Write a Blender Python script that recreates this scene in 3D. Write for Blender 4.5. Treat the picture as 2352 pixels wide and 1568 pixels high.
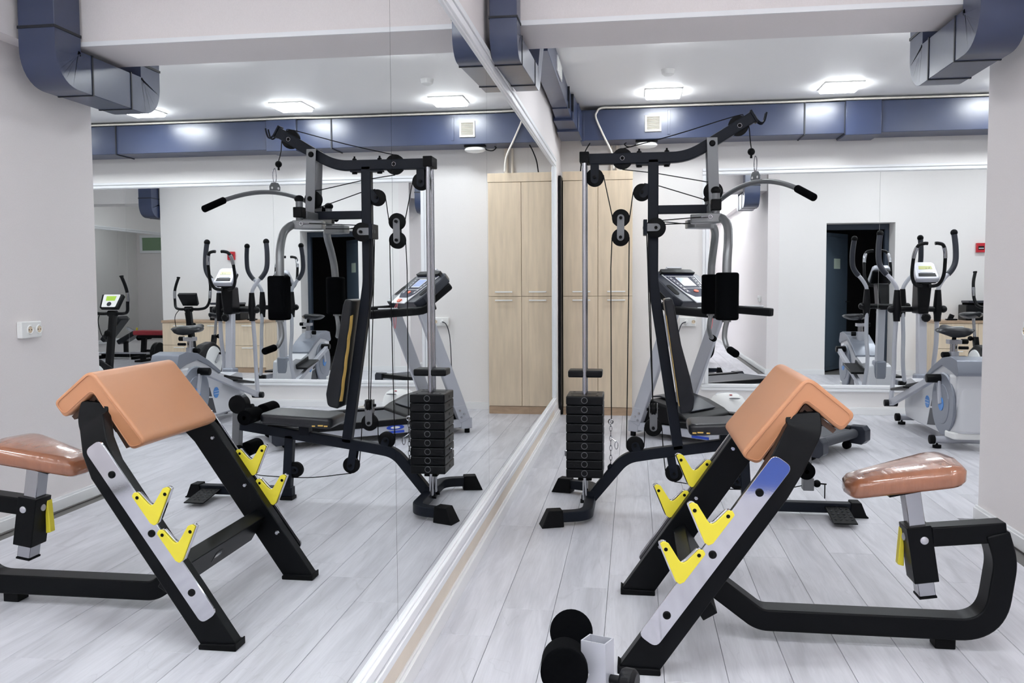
import bpy, bmesh, math, random
from mathutils import Vector, Matrix
random.seed(7)
PI = math.pi
scene = bpy.context.scene
for o in list(bpy.data.objects): bpy.data.objects.remove(o)
C = scene.collection

# ------------------------------------------------------------------ camera
CAM = Vector((0.685, 0.0, 1.222))
YAW, PIT, ROL = 0.140474, -0.0584046, -0.0056551
cd = bpy.data.cameras.new('camera'); cam = bpy.data.objects.new('camera', cd); C.objects.link(cam)
cd.sensor_width = 36.0; cd.lens = 1974.11 / 2352 * 36.0
cd.shift_y = -(784 - 767.99) / 2352; cd.clip_start = 0.02
_f = Vector((-math.sin(YAW) * math.cos(PIT), math.cos(YAW) * math.cos(PIT), math.sin(PIT)))
_r = Vector((math.cos(YAW), math.sin(YAW), 0)); _u = _r.cross(_f)
r2 = math.cos(ROL) * _r + math.sin(ROL) * _u; u2 = -math.sin(ROL) * _r + math.cos(ROL) * _u
M = Matrix((r2, u2, -_f)).transposed().to_4x4(); M.translation = CAM
cam.matrix_world = M
scene.camera = cam

# ------------------------------------------------------------------ world, exposure
w = bpy.data.worlds.new('world'); scene.world = w; w.use_nodes = True
w.node_tree.nodes['Background'].inputs[0].default_value = (0.75, 0.85, 1.0, 1)
w.node_tree.nodes['Background'].inputs[1].default_value = 1.0
vs = scene.view_settings
vs.view_transform = 'Standard'; vs.look = 'None'; vs.gamma = 1.0; vs.use_curve_mapping = False
vs.exposure = 0.66
scene.cycles.adaptive_threshold = 0.02; scene.cycles.diffuse_bounces = 5; scene.cycles.glossy_bounces = 6; scene.cycles.max_bounces = 10; scene.cycles.transmission_bounces = 2
LAMP = 25.0            # radiance of the ceiling lamps' diffusers

# ------------------------------------------------------------------ materials
def lin(r, g, b):
    f = lambda c: (c / 255) / 12.92 if c / 255 <= 0.04045 else ((c / 255 + 0.055) / 1.055) ** 2.4
    return (f(r), f(g), f(b), 1)
MATS = {}
def mat(name, col, rough=0.5, metal=0.0, spec=0.5, bump=0, bscale=200, var=0, vscale=3, coat=0, emit=None, estr=0, stretch=(1, 1, 1), coords='Object'):
    m = bpy.data.materials.new(name); m.use_nodes = True; nt = m.node_tree; b = nt.nodes['Principled BSDF']
    b.inputs['Base Color'].default_value = col; b.inputs['Roughness'].default_value = rough
    b.inputs['Metallic'].default_value = metal; b.inputs['Specular IOR Level'].default_value = spec
    b.inputs['Coat Weight'].default_value = coat; b.inputs['Coat Roughness'].default_value = 0.08
    if emit:
        b.inputs['Emission Color'].default_value = emit; b.inputs['Emission Strength'].default_value = estr
    tc = nt.nodes.new('ShaderNodeTexCoord'); mp = nt.nodes.new('ShaderNodeMapping'); mp.inputs['Scale'].default_value = stretch
    nt.links.new(tc.outputs[coords], mp.inputs[0])
    if bump:
        n = nt.nodes.new('ShaderNodeTexNoise'); n.inputs['Scale'].default_value = bscale; n.inputs['Detail'].default_value = 3
        bp = nt.nodes.new('ShaderNodeBump'); bp.inputs['Strength'].default_value = bump; bp.inputs['Distance'].default_value = 0.01
        nt.links.new(mp.outputs[0], n.inputs['Vector']); nt.links.new(n.outputs[0], bp.inputs['Height']); nt.links.new(bp.outputs[0], b.inputs['Normal'])
    if var:
        n = nt.nodes.new('ShaderNodeTexNoise'); n.inputs['Scale'].default_value = vscale; n.inputs['Detail'].default_value = 5
        r = nt.nodes.new('ShaderNodeMapRange'); r.inputs['From Min'].default_value = 0.3; r.inputs['From Max'].default_value = 0.7
        r.inputs['To Min'].default_value = 1 - var; r.inputs['To Max'].default_value = 1 + var * 0.4
        x = nt.nodes.new('ShaderNodeMix'); x.data_type = 'RGBA'; x.blend_type = 'MULTIPLY'; x.inputs[0].default_value = 1
        x.inputs[6].default_value = col
        nt.links.new(mp.outputs[0], n.inputs['Vector']); nt.links.new(n.outputs[0], r.inputs[0]); nt.links.new(r.outputs[0], x.inputs[7]); nt.links.new(x.outputs[2], b.inputs['Base Color'])
    MATS[name] = m
    return m
mat('wall', lin(236, 230, 229), 0.62, bump=0.12, bscale=420, var=0.03, vscale=260, stretch=(1, 1, 0.45))
mat('wall_cold', lin(238, 235, 233), 0.6, bump=0.1, bscale=420, var=0.025, vscale=260)
mat('ceiling', lin(249, 248, 247), 0.55, bump=0.05, bscale=150)
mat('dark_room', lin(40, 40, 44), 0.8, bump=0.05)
mat('plinth_wall', lin(234, 222, 206), 0.6, bump=0.1, bscale=300, var=0.06, vscale=4)
mat('trim', lin(240, 241, 243), 0.35, bump=0.02, bscale=60)
mat('baseboard', lin(236, 236, 236), 0.4, bump=0.02, bscale=80)
mat('subfloor', lin(110, 108, 106), 0.8, bump=0.05)
mat('black_steel', lin(8, 10, 13), 0.36, spec=0.14, bump=0.03, bscale=900)
mat('gym_steel', lin(20, 25, 34), 0.45, spec=0.16, bump=0.03, bscale=900)
mat('gym_grey', lin(112, 114, 117), 0.38, metal=0.35, bump=0.02, bscale=500)
mat('gym_silver', lin(128, 130, 132), 0.3, metal=0.6, bump=0.02, bscale=300)
mat('chrome', lin(172, 173, 178), 0.14, metal=1.0, bump=0.01)
mat('brushed', lin(196, 196, 202), 0.36, metal=0.75, bump=0.04, bscale=300, var=0.1, vscale=6, stretch=(1, 1, 4))
mat('yellow', lin(238, 222, 62), 0.42, bump=0.03, bscale=60, var=0.04)
mat('tan_vinyl', lin(200, 140, 100), 0.42, spec=0.7, bump=0.05, bscale=700, var=0.04, vscale=4)
mat('tan_wrapped', lin(158, 102, 74), 0.22, coat=0.9, bump=0.25, bscale=9, var=0.12, vscale=7, stretch=(6, 1, 1))
mat('tan_under', lin(88, 66, 54), 0.8, bump=0.1)
mat('black_vinyl', lin(20, 23, 29), 0.3, spec=0.35, bump=0.05, bscale=300)
mat('grey_vinyl', lin(28, 30, 35), 0.33, spec=0.5, bump=0.05, bscale=300)
mat('foam', lin(7, 8, 10), 0.95, spec=0.04, bump=0.15, bscale=500)
mat('torn_foam', lin(234, 192, 104), 0.85, bump=0.3, bscale=80, var=0.1, vscale=20)
mat('rubber', lin(10, 11, 13), 0.55, spec=0.12, bump=0.05, bscale=300)
mat('plate_black', lin(11, 13, 16), 0.38, spec=0.18, bump=0.08, bscale=250)
mat('pulley', lin(9, 10, 12), 0.5, spec=0.12, bump=0.03)
mat('cable', lin(14, 14, 16), 0.4, spec=0.15, bump=0.02)
mat('wood', lin(226, 207, 180), 0.5, bump=0.04, bscale=60, var=0.11, vscale=5, stretch=(6, 6, 0.6))
mat('wood_dark', lin(182, 155, 128), 0.5, bump=0.04, bscale=60, var=0.15, vscale=6, stretch=(2, 2, 6))
mat('duct', lin(46, 58, 90), 0.3, spec=0.85, bump=0.1, bscale=7, var=0.08, vscale=3)
mat('duct_seam', lin(24, 28, 38), 0.5, bump=0.02)
mat('plastic_white', lin(238, 238, 236), 0.35, bump=0.01)
mat('plastic_black', lin(12, 13, 16), 0.36, spec=0.18, bump=0.03, bscale=300)
mat('plastic_dark', lin(46, 49, 58), 0.3, spec=0.3, bump=0.02, bscale=300)
mat('plastic_silver', lin(214, 215, 219), 0.3, metal=0.15, bump=0.01)
mat('silver_paint', lin(186, 188, 196), 0.35, metal=0.2, bump=0.01)
mat('grey_blue', lin(134, 139, 150), 0.32, metal=0.3, bump=0.02)
mat('panel_navy', lin(14, 22, 52), 0.45, spec=0.25, bump=0.01)
mat('screen_blue', lin(150, 165, 205), 0.2, emit=lin(150, 165, 205), estr=0.25)
mat('screen_green', lin(160, 165, 95), 0.3, emit=lin(160, 165, 95), estr=0.15)
mat('screen_lime', lin(150, 185, 60), 0.3, emit=lin(150, 185, 60), estr=0.2)
mat('lcd_dark', lin(96, 98, 60), 0.5, bump=0.01)
mat('blue', lin(70, 140, 215), 0.35, bump=0.02)
mat('blue_deep', lin(28, 72, 190), 0.35, bump=0.02)
mat('mat_blue', lin(30, 78, 170), 0.6, bump=0.08, bscale=60, var=0.1, vscale=30)
mat('grille', lin(205, 202, 194), 0.5, bump=0.01)
mat('steel_plate', lin(205, 205, 211), 0.07, metal=1.0, bump=0.003, bscale=200, var=0.06, vscale=6)
mat('red', lin(190, 30, 44), 0.4, bump=0.02)
mat('red_vinyl', lin(160, 36, 48), 0.4, bump=0.05)
mat('orange', lin(238, 120, 90), 0.4, bump=0.01)
mat('pink', lin(226, 120, 124), 0.5, bump=0.01)
mat('door', lin(72, 86, 100), 0.45, bump=0.03, bscale=80, var=0.06)
mat('door_frame', lin(44, 55, 70), 0.42, bump=0.02)
mat('paper_green', lin(176, 190, 176), 0.6, bump=0.01)
mat('cream_pipe', lin(224, 214, 200), 0.5, bump=0.03)
mat('white_cable', lin(226, 220, 210), 0.5, bump=0.02)
mat('belt', lin(64, 66, 72), 0.55, spec=0.4, bump=0.08, bscale=900)
mat('diffuser', (1, 1, 1, 1), 0.5, emit=(0.925, 0.968, 1.0, 1), estr=LAMP)
mat('leaf', lin(60, 75, 55), 0.2, emit=lin(90, 110, 90), estr=0.25)
# mirror glass
m = bpy.data.materials.new('mirror_glass'); m.use_nodes = True; nt = m.node_tree; nt.nodes.clear()
g = nt.nodes.new('ShaderNodeBsdfGlossy'); g.inputs['Color'].default_value = (0.95, 0.965, 0.968, 1); g.inputs['Roughness'].default_value = 0.0
tc = nt.nodes.new('ShaderNodeTexCoord'); nz = nt.nodes.new('ShaderNodeTexNoise'); nz.inputs['Scale'].default_value = 1.3; nz.inputs['Detail'].default_value = 0
bp = nt.nodes.new('ShaderNodeBump'); bp.inputs['Strength'].default_value = 0.02; bp.inputs['Distance'].default_value = 0.01
nt.links.new(tc.outputs['Object'], nz.inputs['Vector']); nt.links.new(nz.outputs[0], bp.inputs['Height']); nt.links.new(bp.outputs[0], g.inputs['Normal'])
out = nt.nodes.new('ShaderNodeOutputMaterial'); nt.links.new(g.outputs[0], out.inputs[0]); MATS['mirror_glass'] = m
# floor planks: pale washed oak, each plank with its own grain
m = bpy.data.materials.new('plank'); m.use_nodes = True; nt = m.node_tree; b = nt.nodes['Principled BSDF']; L = nt.links.new
tc = nt.nodes.new('ShaderNodeTexCoord'); oi = nt.nodes.new('ShaderNodeObjectInfo')
mul = nt.nodes.new('ShaderNodeMath'); mul.operation = 'MULTIPLY'; mul.inputs[1].default_value = 57.0; L(oi.outputs['Random'], mul.inputs[0])
add = nt.nodes.new('ShaderNodeVectorMath'); add.operation = 'ADD'; L(tc.outputs['Object'], add.inputs[0]); L(mul.outputs[0], add.inputs[1])
mp = nt.nodes.new('ShaderNodeMapping'); mp.inputs['Scale'].default_value = (9, 1.1, 1); L(add.outputs[0], mp.inputs[0])
n1 = nt.nodes.new('ShaderNodeTexNoise'); n1.inputs['Scale'].default_value = 1.6; n1.inputs['Detail'].default_value = 6; n1.inputs['Distortion'].default_value = 0.8; L(mp.outputs[0], n1.inputs['Vector'])
mp2 = nt.nodes.new('ShaderNodeMapping'); mp2.inputs['Scale'].default_value = (60, 3, 1); L(add.outputs[0], mp2.inputs[0])
n2 = nt.nodes.new('ShaderNodeTexNoise'); n2.inputs['Scale'].default_value = 2.5; n2.inputs['Detail'].default_value = 4; L(mp2.outputs[0], n2.inputs['Vector'])
cr = nt.nodes.new('ShaderNodeValToRGB'); L(n1.outputs[0], cr.inputs[0])
cr.color_ramp.elements[0].position = 0.28; cr.color_ramp.elements[0].color = lin(190, 190, 196)
cr.color_ramp.elements[1].position = 0.62; cr.color_ramp.elements[1].color = lin(215, 215, 221)
cr2 = nt.nodes.new('ShaderNodeMapRange'); cr2.inputs['From Min'].default_value = 0.3; cr2.inputs['From Max'].default_value = 0.7; cr2.inputs['To Min'].default_value = 0.94; cr2.inputs['To Max'].default_value = 1.03; L(n2.outputs[0], cr2.inputs[0])
mx = nt.nodes.new('ShaderNodeMix'); mx.data_type = 'RGBA'; mx.blend_type = 'MULTIPLY'; mx.inputs[0].default_value = 1; L(cr.outputs[0], mx.inputs[6]); L(cr2.outputs[0], mx.inputs[7])
# vein cracks
mp3 = nt.nodes.new('ShaderNodeMapping'); mp3.inputs['Scale'].default_value = (7, 1.6, 1); L(add.outputs[0], mp3.inputs[0])
n3 = nt.nodes.new('ShaderNodeTexNoise'); n3.inputs['Scale'].default_value = 0.9; n3.inputs['Detail'].default_value = 3; n3.inputs['Distortion'].default_value = 0.6; L(mp3.outputs[0], n3.inputs['Vector'])
sub = nt.nodes.new('ShaderNodeMath'); sub.operation = 'SUBTRACT'; sub.inputs[1].default_value = 0.57; L(n3.outputs[0], sub.inputs[0])
ab = nt.nodes.new('ShaderNodeMath'); ab.operation = 'ABSOLUTE'; L(sub.outputs[0], ab.inputs[0])
vr = nt.nodes.new('ShaderNodeMapRange'); vr.inputs['From Min'].default_value = 0.0; vr.inputs['From Max'].default_value = 0.006; vr.inputs['To Min'].default_value = 0.91; vr.inputs['To Max'].default_value = 1.0; L(ab.outputs[0], vr.inputs[0])
mx2 = nt.nodes.new('ShaderNodeMix'); mx2.data_type = 'RGBA'; mx2.blend_type = 'MULTIPLY'; mx2.inputs[0].default_value = 1; L(mx.outputs[2], mx2.inputs[6]); L(vr.outputs[0], mx2.inputs[7])
pr = nt.nodes.new('ShaderNodeMapRange'); pr.inputs['To Min'].default_value = 0.95; pr.inputs['To Max'].default_value = 1.03; L(oi.outputs['Random'], pr.inputs[0])
mx3 = nt.nodes.new('ShaderNodeMix'); mx3.data_type = 'RGBA'; mx3.blend_type = 'MULTIPLY'; mx3.inputs[0].default_value = 1; L(mx2.outputs[2], mx3.inputs[6]); L(pr.outputs[0], mx3.inputs[7])
L(mx3.outputs[2], b.inputs['Base Color']); b.inputs['Roughness'].default_value = 0.36; b.inputs['Specular IOR Level'].default_value = 0.45
bpn = nt.nodes.new('ShaderNodeBump'); bpn.inputs['Strength'].default_value = 0.15; bpn.inputs['Distance'].default_value = 0.002; L(n2.outputs[0], bpn.inputs['Height']); L(bpn.outputs[0], b.inputs['Normal'])
MATS['plank'] = m

# ------------------------------------------------------------------ mesh helpers
V = Vector
class MB:
    def __init__(s): s.v = []; s.f = []
    def add(s, vs, fs):
        k = len(s.v); s.v += [tuple(p) for p in vs]; s.f += [[i + k for i in f] for f in fs]; return s
    def box(s, c, d, R=None):
        c = V(c); hx, hy, hz = d[0] / 2, d[1] / 2, d[2] / 2
        p = [V((x, y, z)) for x in (-hx, hx) for y in (-hy, hy) for z in (-hz, hz)]
        if R is not None: p = [R @ q for q in p]
        return s.add([c + q for q in p], [(0, 1, 3, 2), (4, 6, 7, 5), (0, 4, 5, 1), (2, 3, 7, 6), (0, 2, 6, 4), (1, 5, 7, 3)])
    def bb(s, x0, x1, y0, y1, z0, z1): return s.box(((x0 + x1) / 2, (y0 + y1) / 2, (z0 + z1) / 2), (abs(x1 - x0), abs(y1 - y0), abs(z1 - z0)))
    def prism(s, poly, a0, a1, axis='y'):
        """polygon in the plane normal to axis; 'y': (x,z), 'x': (y,z), 'z': (x,y)"""
        n = len(poly)
        mk = {'y': lambda p, a: (p[0], a, p[1]), 'x': lambda p, a: (a, p[0], p[1]), 'z': lambda p, a: (p[0], p[1], a)}[axis]
        vs = [mk(p, a0) for p in poly] + [mk(p, a1) for p in poly]
        fs = [list(range(n))[::-1], list(range(n, 2 * n))] + [(i, (i + 1) % n, n + (i + 1) % n, n + i) for i in range(n)]
        return s.add(vs, fs)
    def sweep(s, path, w, h, nrm=(0, 1, 0), closed=False):
        """rectangular tube: w along nrm, h in the path's plane"""
        P = [V(p) for p in path]; n = V(nrm).normalized(); k = len(P); rings = []
        for i, p in enumerate(P):
            t0 = (P[i] - P[i - 1]).normalized() if i > 0 or closed else None
            t1 = (P[(i + 1) % k] - P[i]).normalized() if i < k - 1 or closed else None
            if t0 is None: t0 = t1
            if t1 is None: t1 = t0
            t = (t0 + t1).normalized(); side = n.cross(t).normalized()
            sc = 1 / max(0.35, n.cross(t0).normalized().dot(side))
            rings.append([p + n * (a * w / 2) + side * (b * h / 2 * sc) for a, b in ((-1, -1), (1, -1), (1, 1), (-1, 1))])
        vs = [q for r in rings for q in r]; fs = []
        for i in range(k - 1 + (1 if closed else 0)):
            a, b2 = i * 4, ((i + 1) % k) * 4
            for j in range(4): fs.append((a + j, a + (j + 1) % 4, b2 + (j + 1) % 4, b2 + j))
        if not closed: fs += [(3, 2, 1, 0), ((k - 1) * 4, (k - 1) * 4 + 1, (k - 1) * 4 + 2, (k - 1) * 4 + 3)]
        return s.add(vs, fs)
    def tube(s, path, r, seg=12, cap=True):
        P = [V(p) for p in path]; k = len(P); rr = r if isinstance(r, (list, tuple)) else [r] * k
        T = [((P[min(i + 1, k - 1)] - P[max(i - 1, 0)])).normalized() for i in range(k)]
        up = V((0, 0, 1)) if abs(T[0].z) < 0.9 else V((1, 0, 0)); nx = (up - T[0] * up.dot(T[0])).normalized(); vs = []; fs = []
        for i in range(k):
            nx = (nx - T[i] * nx.dot(T[i])).normalized(); ny = T[i].cross(nx)
            for j in range(seg):
                a = 2 * PI * j / seg; vs.append(P[i] + (nx * math.cos(a) + ny * math.sin(a)) * rr[i])
        for i in range(k - 1):
            for j in range(seg): fs.append((i * seg + j, i * seg + (j + 1) % seg, (i + 1) * seg + (j + 1) % seg, (i + 1) * seg + j))
        if cap: fs += [list(range(seg))[::-1], [(k - 1) * seg + j for j in range(seg)]]
        return s.add(vs, fs)
    def cyl(s, a, b, r, seg=24, r2=None): return s.tube([a, b], [r, r if r2 is None else r2], seg)
    def rcyl(s, a, b, r, e, seg=20):
        """cylinder with rounded ends of edge radius e"""
        a = V(a); b = V(b); d = (b - a).normalized(); P = []; R = []
        for q in range(5): P.append(a + d * (e * q / 4)); R.append(r - e + e * math.sqrt(max(0, 1 - (1 - q / 4) ** 2)))
        for q in range(5): P.append(b - d * (e * (1 - q / 4))); R.append(r - e + e * math.sqrt(max(0, 1 - (q / 4) ** 2)))
        return s.tube(P, R, seg)
    def ball(s, c, r, sx=1, sy=1, sz=1, seg=16, ring=10):
        c = V(c); vs = []; fs = []
        for i in range(1, ring):
            a = PI * i / ring
            for j in range(seg):
                q = 2 * PI * j / seg; vs.append(c + V((r * sx * math.sin(a) * math.cos(q), r * sy * math.sin(a) * math.sin(q), r * sz * math.cos(a))))
        n = len(vs); vs += [c + V((0, 0, r * sz)), c - V((0, 0, r * sz))]
        for i in range(ring - 2):
            for j in range(seg): fs.append((i * seg + j, (i + 1) * seg + j, (i + 1) * seg + (j + 1) % seg, i * seg + (j + 1) % seg))
        for j in range(seg): fs.append((n, j, (j + 1) % seg)); fs.append((n + 1, (ring - 2) * seg + (j + 1) % seg, (ring - 2) * seg + j))
        return s.add(vs, fs)
    def torus(s, c, axis, R, r, seg=24, s2=8, sq=(1, 1), u=None):
        c = V(c); ax = V(axis).normalized(); u = V(u).normalized() if u is not None else (V((1, 0, 0)) if abs(ax.x) < 0.9 else V((0, 1, 0)))
        u = (u - ax * u.dot(ax)).normalized(); v = ax.cross(u); vs = []; fs = []
        for i in range(seg):
            a = 2 * PI * i / seg; d = u * math.cos(a) * sq[0] + v * math.sin(a) * sq[1]; dn = d.normalized()
            for j in range(s2):
                q = 2 * PI * j / s2; vs.append(c + d * R + dn * (r * math.cos(q)) + ax * (r * math.sin(q)))
        for i in range(seg):
            for j in range(s2): fs.append((i * s2 + j, ((i + 1) % seg) * s2 + j, ((i + 1) % seg) * s2 + (j + 1) % s2, i * s2 + (j + 1) % s2))
        return s.add(vs, fs)
    def lathe(s, prof, c, axis=(0, 0, 1), seg=24, sx=1, sy=1):
        c = V(c); ax = V(axis).normalized(); u = V((1, 0, 0)) if abs(ax.x) < 0.9 else V((0, 1, 0)); u = (u - ax * u.dot(ax)).normalized(); v = ax.cross(u); vs = []; fs = []
        for r, z in prof:
            for j in range(seg): a = 2 * PI * j / seg; vs.append(c + ax * z + u * (r * sx * math.cos(a)) + v * (r * sy * math.sin(a)))
        k = len(prof)
        for i in range(k - 1):
            for j in range(seg): fs.append((i * seg + j, i * seg + (j + 1) % seg, (i + 1) * seg + (j + 1) % seg, (i + 1) * seg + j))
        fs += [list(range(seg))[::-1], [(k - 1) * seg + j for j in range(seg)]]
        return s.add(vs, fs)

def fillet(pts, r, n=6):
    """round the inner corners of a polyline"""
    P = [V(p) for p in pts]; rr = r if isinstance(r, (list, tuple)) else [r] * len(P); out = [P[0]]
    for i in range(1, len(P) - 1):
        a, b, c = P[i - 1], P[i], P[i + 1]; d0 = (a - b); d1 = (c - b); l0, l1 = d0.length, d1.length; d0.normalize(); d1.normalize()
        ang = d0.angle(d1); ri = rr[i]
        if ri <= 0 or ang > PI - 0.02: out.append(b); continue
        t = min(ri / math.tan(ang / 2), l0 * 0.48, l1 * 0.48)
        s, e = b + d0 * t, b + d1 * t
        for k in range(n + 1):
            q = k / n; out.append(s * (1 - q) ** 2 + b * 2 * q * (1 - q) + e * q * q)
    out.append(P[-1]); return out
def fil2(poly, r, n=4):
    """round all corners of a closed 2D polygon"""
    k = len(poly); rr = r if isinstance(r, (list, tuple)) else [r] * k; out = []
    for i in range(k):
        a, b, c = V((*poly[i - 1], 0)), V((*poly[i], 0)), V((*poly[(i + 1) % k], 0)); d0 = a - b; d1 = c - b; l0, l1 = d0.length, d1.length; d0.normalize(); d1.normalize()
        ang = d0.angle(d1)
        if rr[i] <= 0: out.append((b.x, b.y)); continue
        t = min(rr[i] / math.tan(ang / 2), l0 * 0.48, l1 * 0.48); s, e = b + d0 * t, b + d1 * t
        for q in range(n + 1): u = q / n; p = s * (1 - u) ** 2 + b * 2 * u * (1 - u) + e * u * u; out.append((p.x, p.y))
    return out
def smooth(pts, n=6):
    """Catmull-Rom through points"""
    P = [V(p) for p in pts]; out = []
    for i in range(len(P) - 1):
        p0, p1, p2, p3 = P[max(i - 1, 0)], P[i], P[i + 1], P[min(i + 2, len(P) - 1)]
        for k in range(n):
            t = k / n; out.append(0.5 * ((2 * p1) + (p2 - p0) * t + (2 * p0 - 5 * p1 + 4 * p2 - p3) * t * t + (3 * p1 - p0 - 3 * p2 + p3) * t ** 3))
    out.append(P[-1]); return out
ROOTLOC = {}
def mkmesh(name, mb, m, off=V((0, 0, 0)), ang=35):
    me = bpy.data.meshes.new(name); me.from_pydata([tuple(V(p) - off) for p in mb.v], [], mb.f); me.update()
    bm = bmesh.new(); bm.from_mesh(me); bmesh.ops.recalc_face_normals(bm, faces=bm.faces); bm.to_mesh(me); bm.free()
    me.shade_smooth(); me.set_sharp_from_angle(angle=math.radians(ang)); me.materials.append(MATS[m]); return me
def thing(name, label, cat, loc=(0, 0, 0), rotz=0, group=None, kind=None):
    o = bpy.data.objects.new(name, None); C.objects.link(o); o.location = loc; o.rotation_euler = (0, 0, rotz); o.empty_display_size = 0.1
    if label: o['label'] = label
    if cat: o['category'] = cat
    if group: o['group'] = group
    if kind: o['kind'] = kind
    ROOTLOC[o.name] = V(loc) if rotz == 0 else None
    return o
def part(name, mb, m, parent=None, bev=0, seg=2, label=None, ang=35):
    off = V((0, 0, 0))
    if parent is not None:
        r = parent
        while r.parent: r = r.parent
        off = ROOTLOC.get(r.name) or V((0, 0, 0))
    o = bpy.data.objects.new(name, mkmesh(name, mb, m, off, ang)); C.objects.link(o); o.parent = parent
    if bev:
        b = o.modifiers.new('bevel', 'BEVEL'); b.width = bev; b.segments = seg; b.limit_method = 'ANGLE'; b.angle_limit = math.radians(40)
    if label: o['label'] = label
    return o
def solo(name, mb, m, label, cat, group=None, bev=0, seg=2):
    o = part(name, mb, m, None, bev, seg); o['label'] = label; o['category'] = cat
    if group: o['group'] = group
    return o
def struct(name, mb, m, bev=0, parent=None, label=None):
    o = part(name, mb, m, parent, bev)
    if parent is None: o['kind'] = 'structure'
    if label: o['label'] = label
    return o
def inst(src, name, parent, loc):
    o = bpy.data.objects.new(name, src.data); C.objects.link(o); o.parent = parent; o.location = loc
    for md in src.modifiers:
        b = o.modifiers.new('bevel', 'BEVEL'); b.width = md.width; b.segments = md.segments; b.limit_method = 'ANGLE'; b.angle_limit = md.angle_limit
    return o
def copy_tree(o, loc, label=None):
    c = o.copy(); C.objects.link(c); c.location = loc
    if label: c['label'] = label
    for ch in o.children:
        d = ch.copy(); C.objects.link(d); d.parent = c
        for g_ in ch.children:
            e = g_.copy(); C.objects.link(e); e.parent = d
    return c
def text_mesh(body, size, depth=0.0004):
    cu = bpy.data.curves.new('txt', 'FONT'); cu.body = body; cu.size = size; cu.extrude = depth; cu.align_x = 'CENTER'; cu.align_y = 'CENTER'
    ob = bpy.data.objects.new('txt', cu); me = bpy.data.meshes.new_from_object(ob); bpy.data.objects.remove(ob); bpy.data.curves.remove(cu); return me

# ================================================================== THE ROOM
ZC = 2.838; YB = 8.26; XR = 2.45; YP = 4.67; XB = 6.2; XF = 8.6; YF = -2.5
fl = struct('floor', MB().bb(-0.15, XF + 0.15, YF - 0.1, YB + 0.15, -0.12, -0.014), 'subfloor', label='pale washed oak laminate floor')
# laminate planks
PW, PLEN = 0.1957, 1.372
START = {0: 2.885, 1: 3.149, 2: 3.411, 3: 3.575, 4: 2.62, 5: 3.30, 6: 2.52, 7: 2.98}
def plank(x0, x1, y0, y1):
    gp, ch, t = 0.0007, 0.0012, 0.013
    x0 += gp; x1 -= gp; y0 += gp; y1 -= gp
    cx, cy = x0, y0
    b = [(0, 0), (x1 - x0, 0), (x1 - x0, y1 - y0), (0, y1 - y0)]; tt = [(ch, ch), (x1 - x0 - ch, ch), (x1 - x0 - ch, y1 - y0 - ch), (ch, y1 - y0 - ch)]
    mb = MB(); mb.add([(p[0], p[1], -t) for p in b] + [(p[0], p[1], -ch) for p in b] + [(p[0], p[1], 0) for p in tt],
        [(3, 2, 1, 0), (8, 9, 10, 11)] + [(i, (i + 1) % 4, 4 + (i + 1) % 4, 4 + i) for i in range(4)] + [(4 + i, 4 + (i + 1) % 4, 8 + (i + 1) % 4, 8 + i) for i in range(4)])
    o = part('plank', mb, 'plank', fl); o.location = (x0, y0, 0)
ncol = int(XF / PW) + 1
for k in range(ncol):
    x0, x1 = k * PW, min((k + 1) * PW, XF)
    if x1 - x0 < 0.01: continue
    y_lo = 0.4 if x0 < XR else (YP if x1 <= XB + 0.05 else 1.2)
    if x0 < XR < x1: y_lo = YP
    s0 = START.get(k, 2.6 + (k * 0.517) % PLEN)
    ys = [YB]; y = s0
    while y < YB - 0.02: y += PLEN
    y -= PLEN; cuts = []
    while y > y_lo + 0.02: cuts.append(y); y -= PLEN
    edges = [y_lo] + cuts[::-1] + [YB]
    for a, b_ in zip(edges[:-1], edges[1:]): plank(x0, x1, a, b_)
# floor of the parts the camera never sees still needs a finish
struct('floor_near', MB().bb(0, XR, YF, 0.4, -0.0135, 0), 'plank', label='laminate floor behind the camera')

struct('ceiling', MB().bb(-0.15, XF + 0.15, YF - 0.1, YB + 0.15, ZC, ZC + 0.12), 'ceiling', label='white plastered ceiling')
struct('wall_left', MB().bb(-0.15, 0, YF, YB, -0.014, ZC), 'wall', label='wall carrying the long wall mirror')
struct('wall_back', MB().bb(-0.15, XF + 0.15, YB, YB + 0.14, -0.014, ZC), 'wall_cold', label='back wall behind lockers and treadmill')
struct('wall_right', MB().bb(XR, XR + 0.15, YF, YP, -0.014, ZC), 'wall', label='pinkish grey textured wall at the right edge')
DX0, DX1, DZ = 3.2, 4.06, 2.0
pw = MB(); pw.bb(XR + 0.15, DX0, YP - 0.34, YP, -0.014, ZC); pw.bb(DX1, XB, YP - 0.34, YP, -0.014, ZC); pw.bb(DX0, DX1, YP - 0.34, YP, DZ, ZC)
struct('wall_partition', pw, 'wall_cold', label='partition wall with the dark doorway, seen in mirrors')
struct('wall_bay', MB().bb(XB - 0.15, XB, YF, YP - 0.34, -0.014, ZC), 'wall_cold')
struct('wall_far', MB().bb(XF, XF + 0.15, YF, YB, -0.014, ZC), 'wall_cold')
struct('wall_front', MB().bb(-0.15, XF + 0.15, YF - 0.1, YF, -0.014, ZC), 'wall')
struct('wall_store', MB().bb(XR + 0.15, XB - 0.15, 2.0, 2.1, -0.014, ZC), 'dark_room', label='dark back of the unlit store room')
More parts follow.
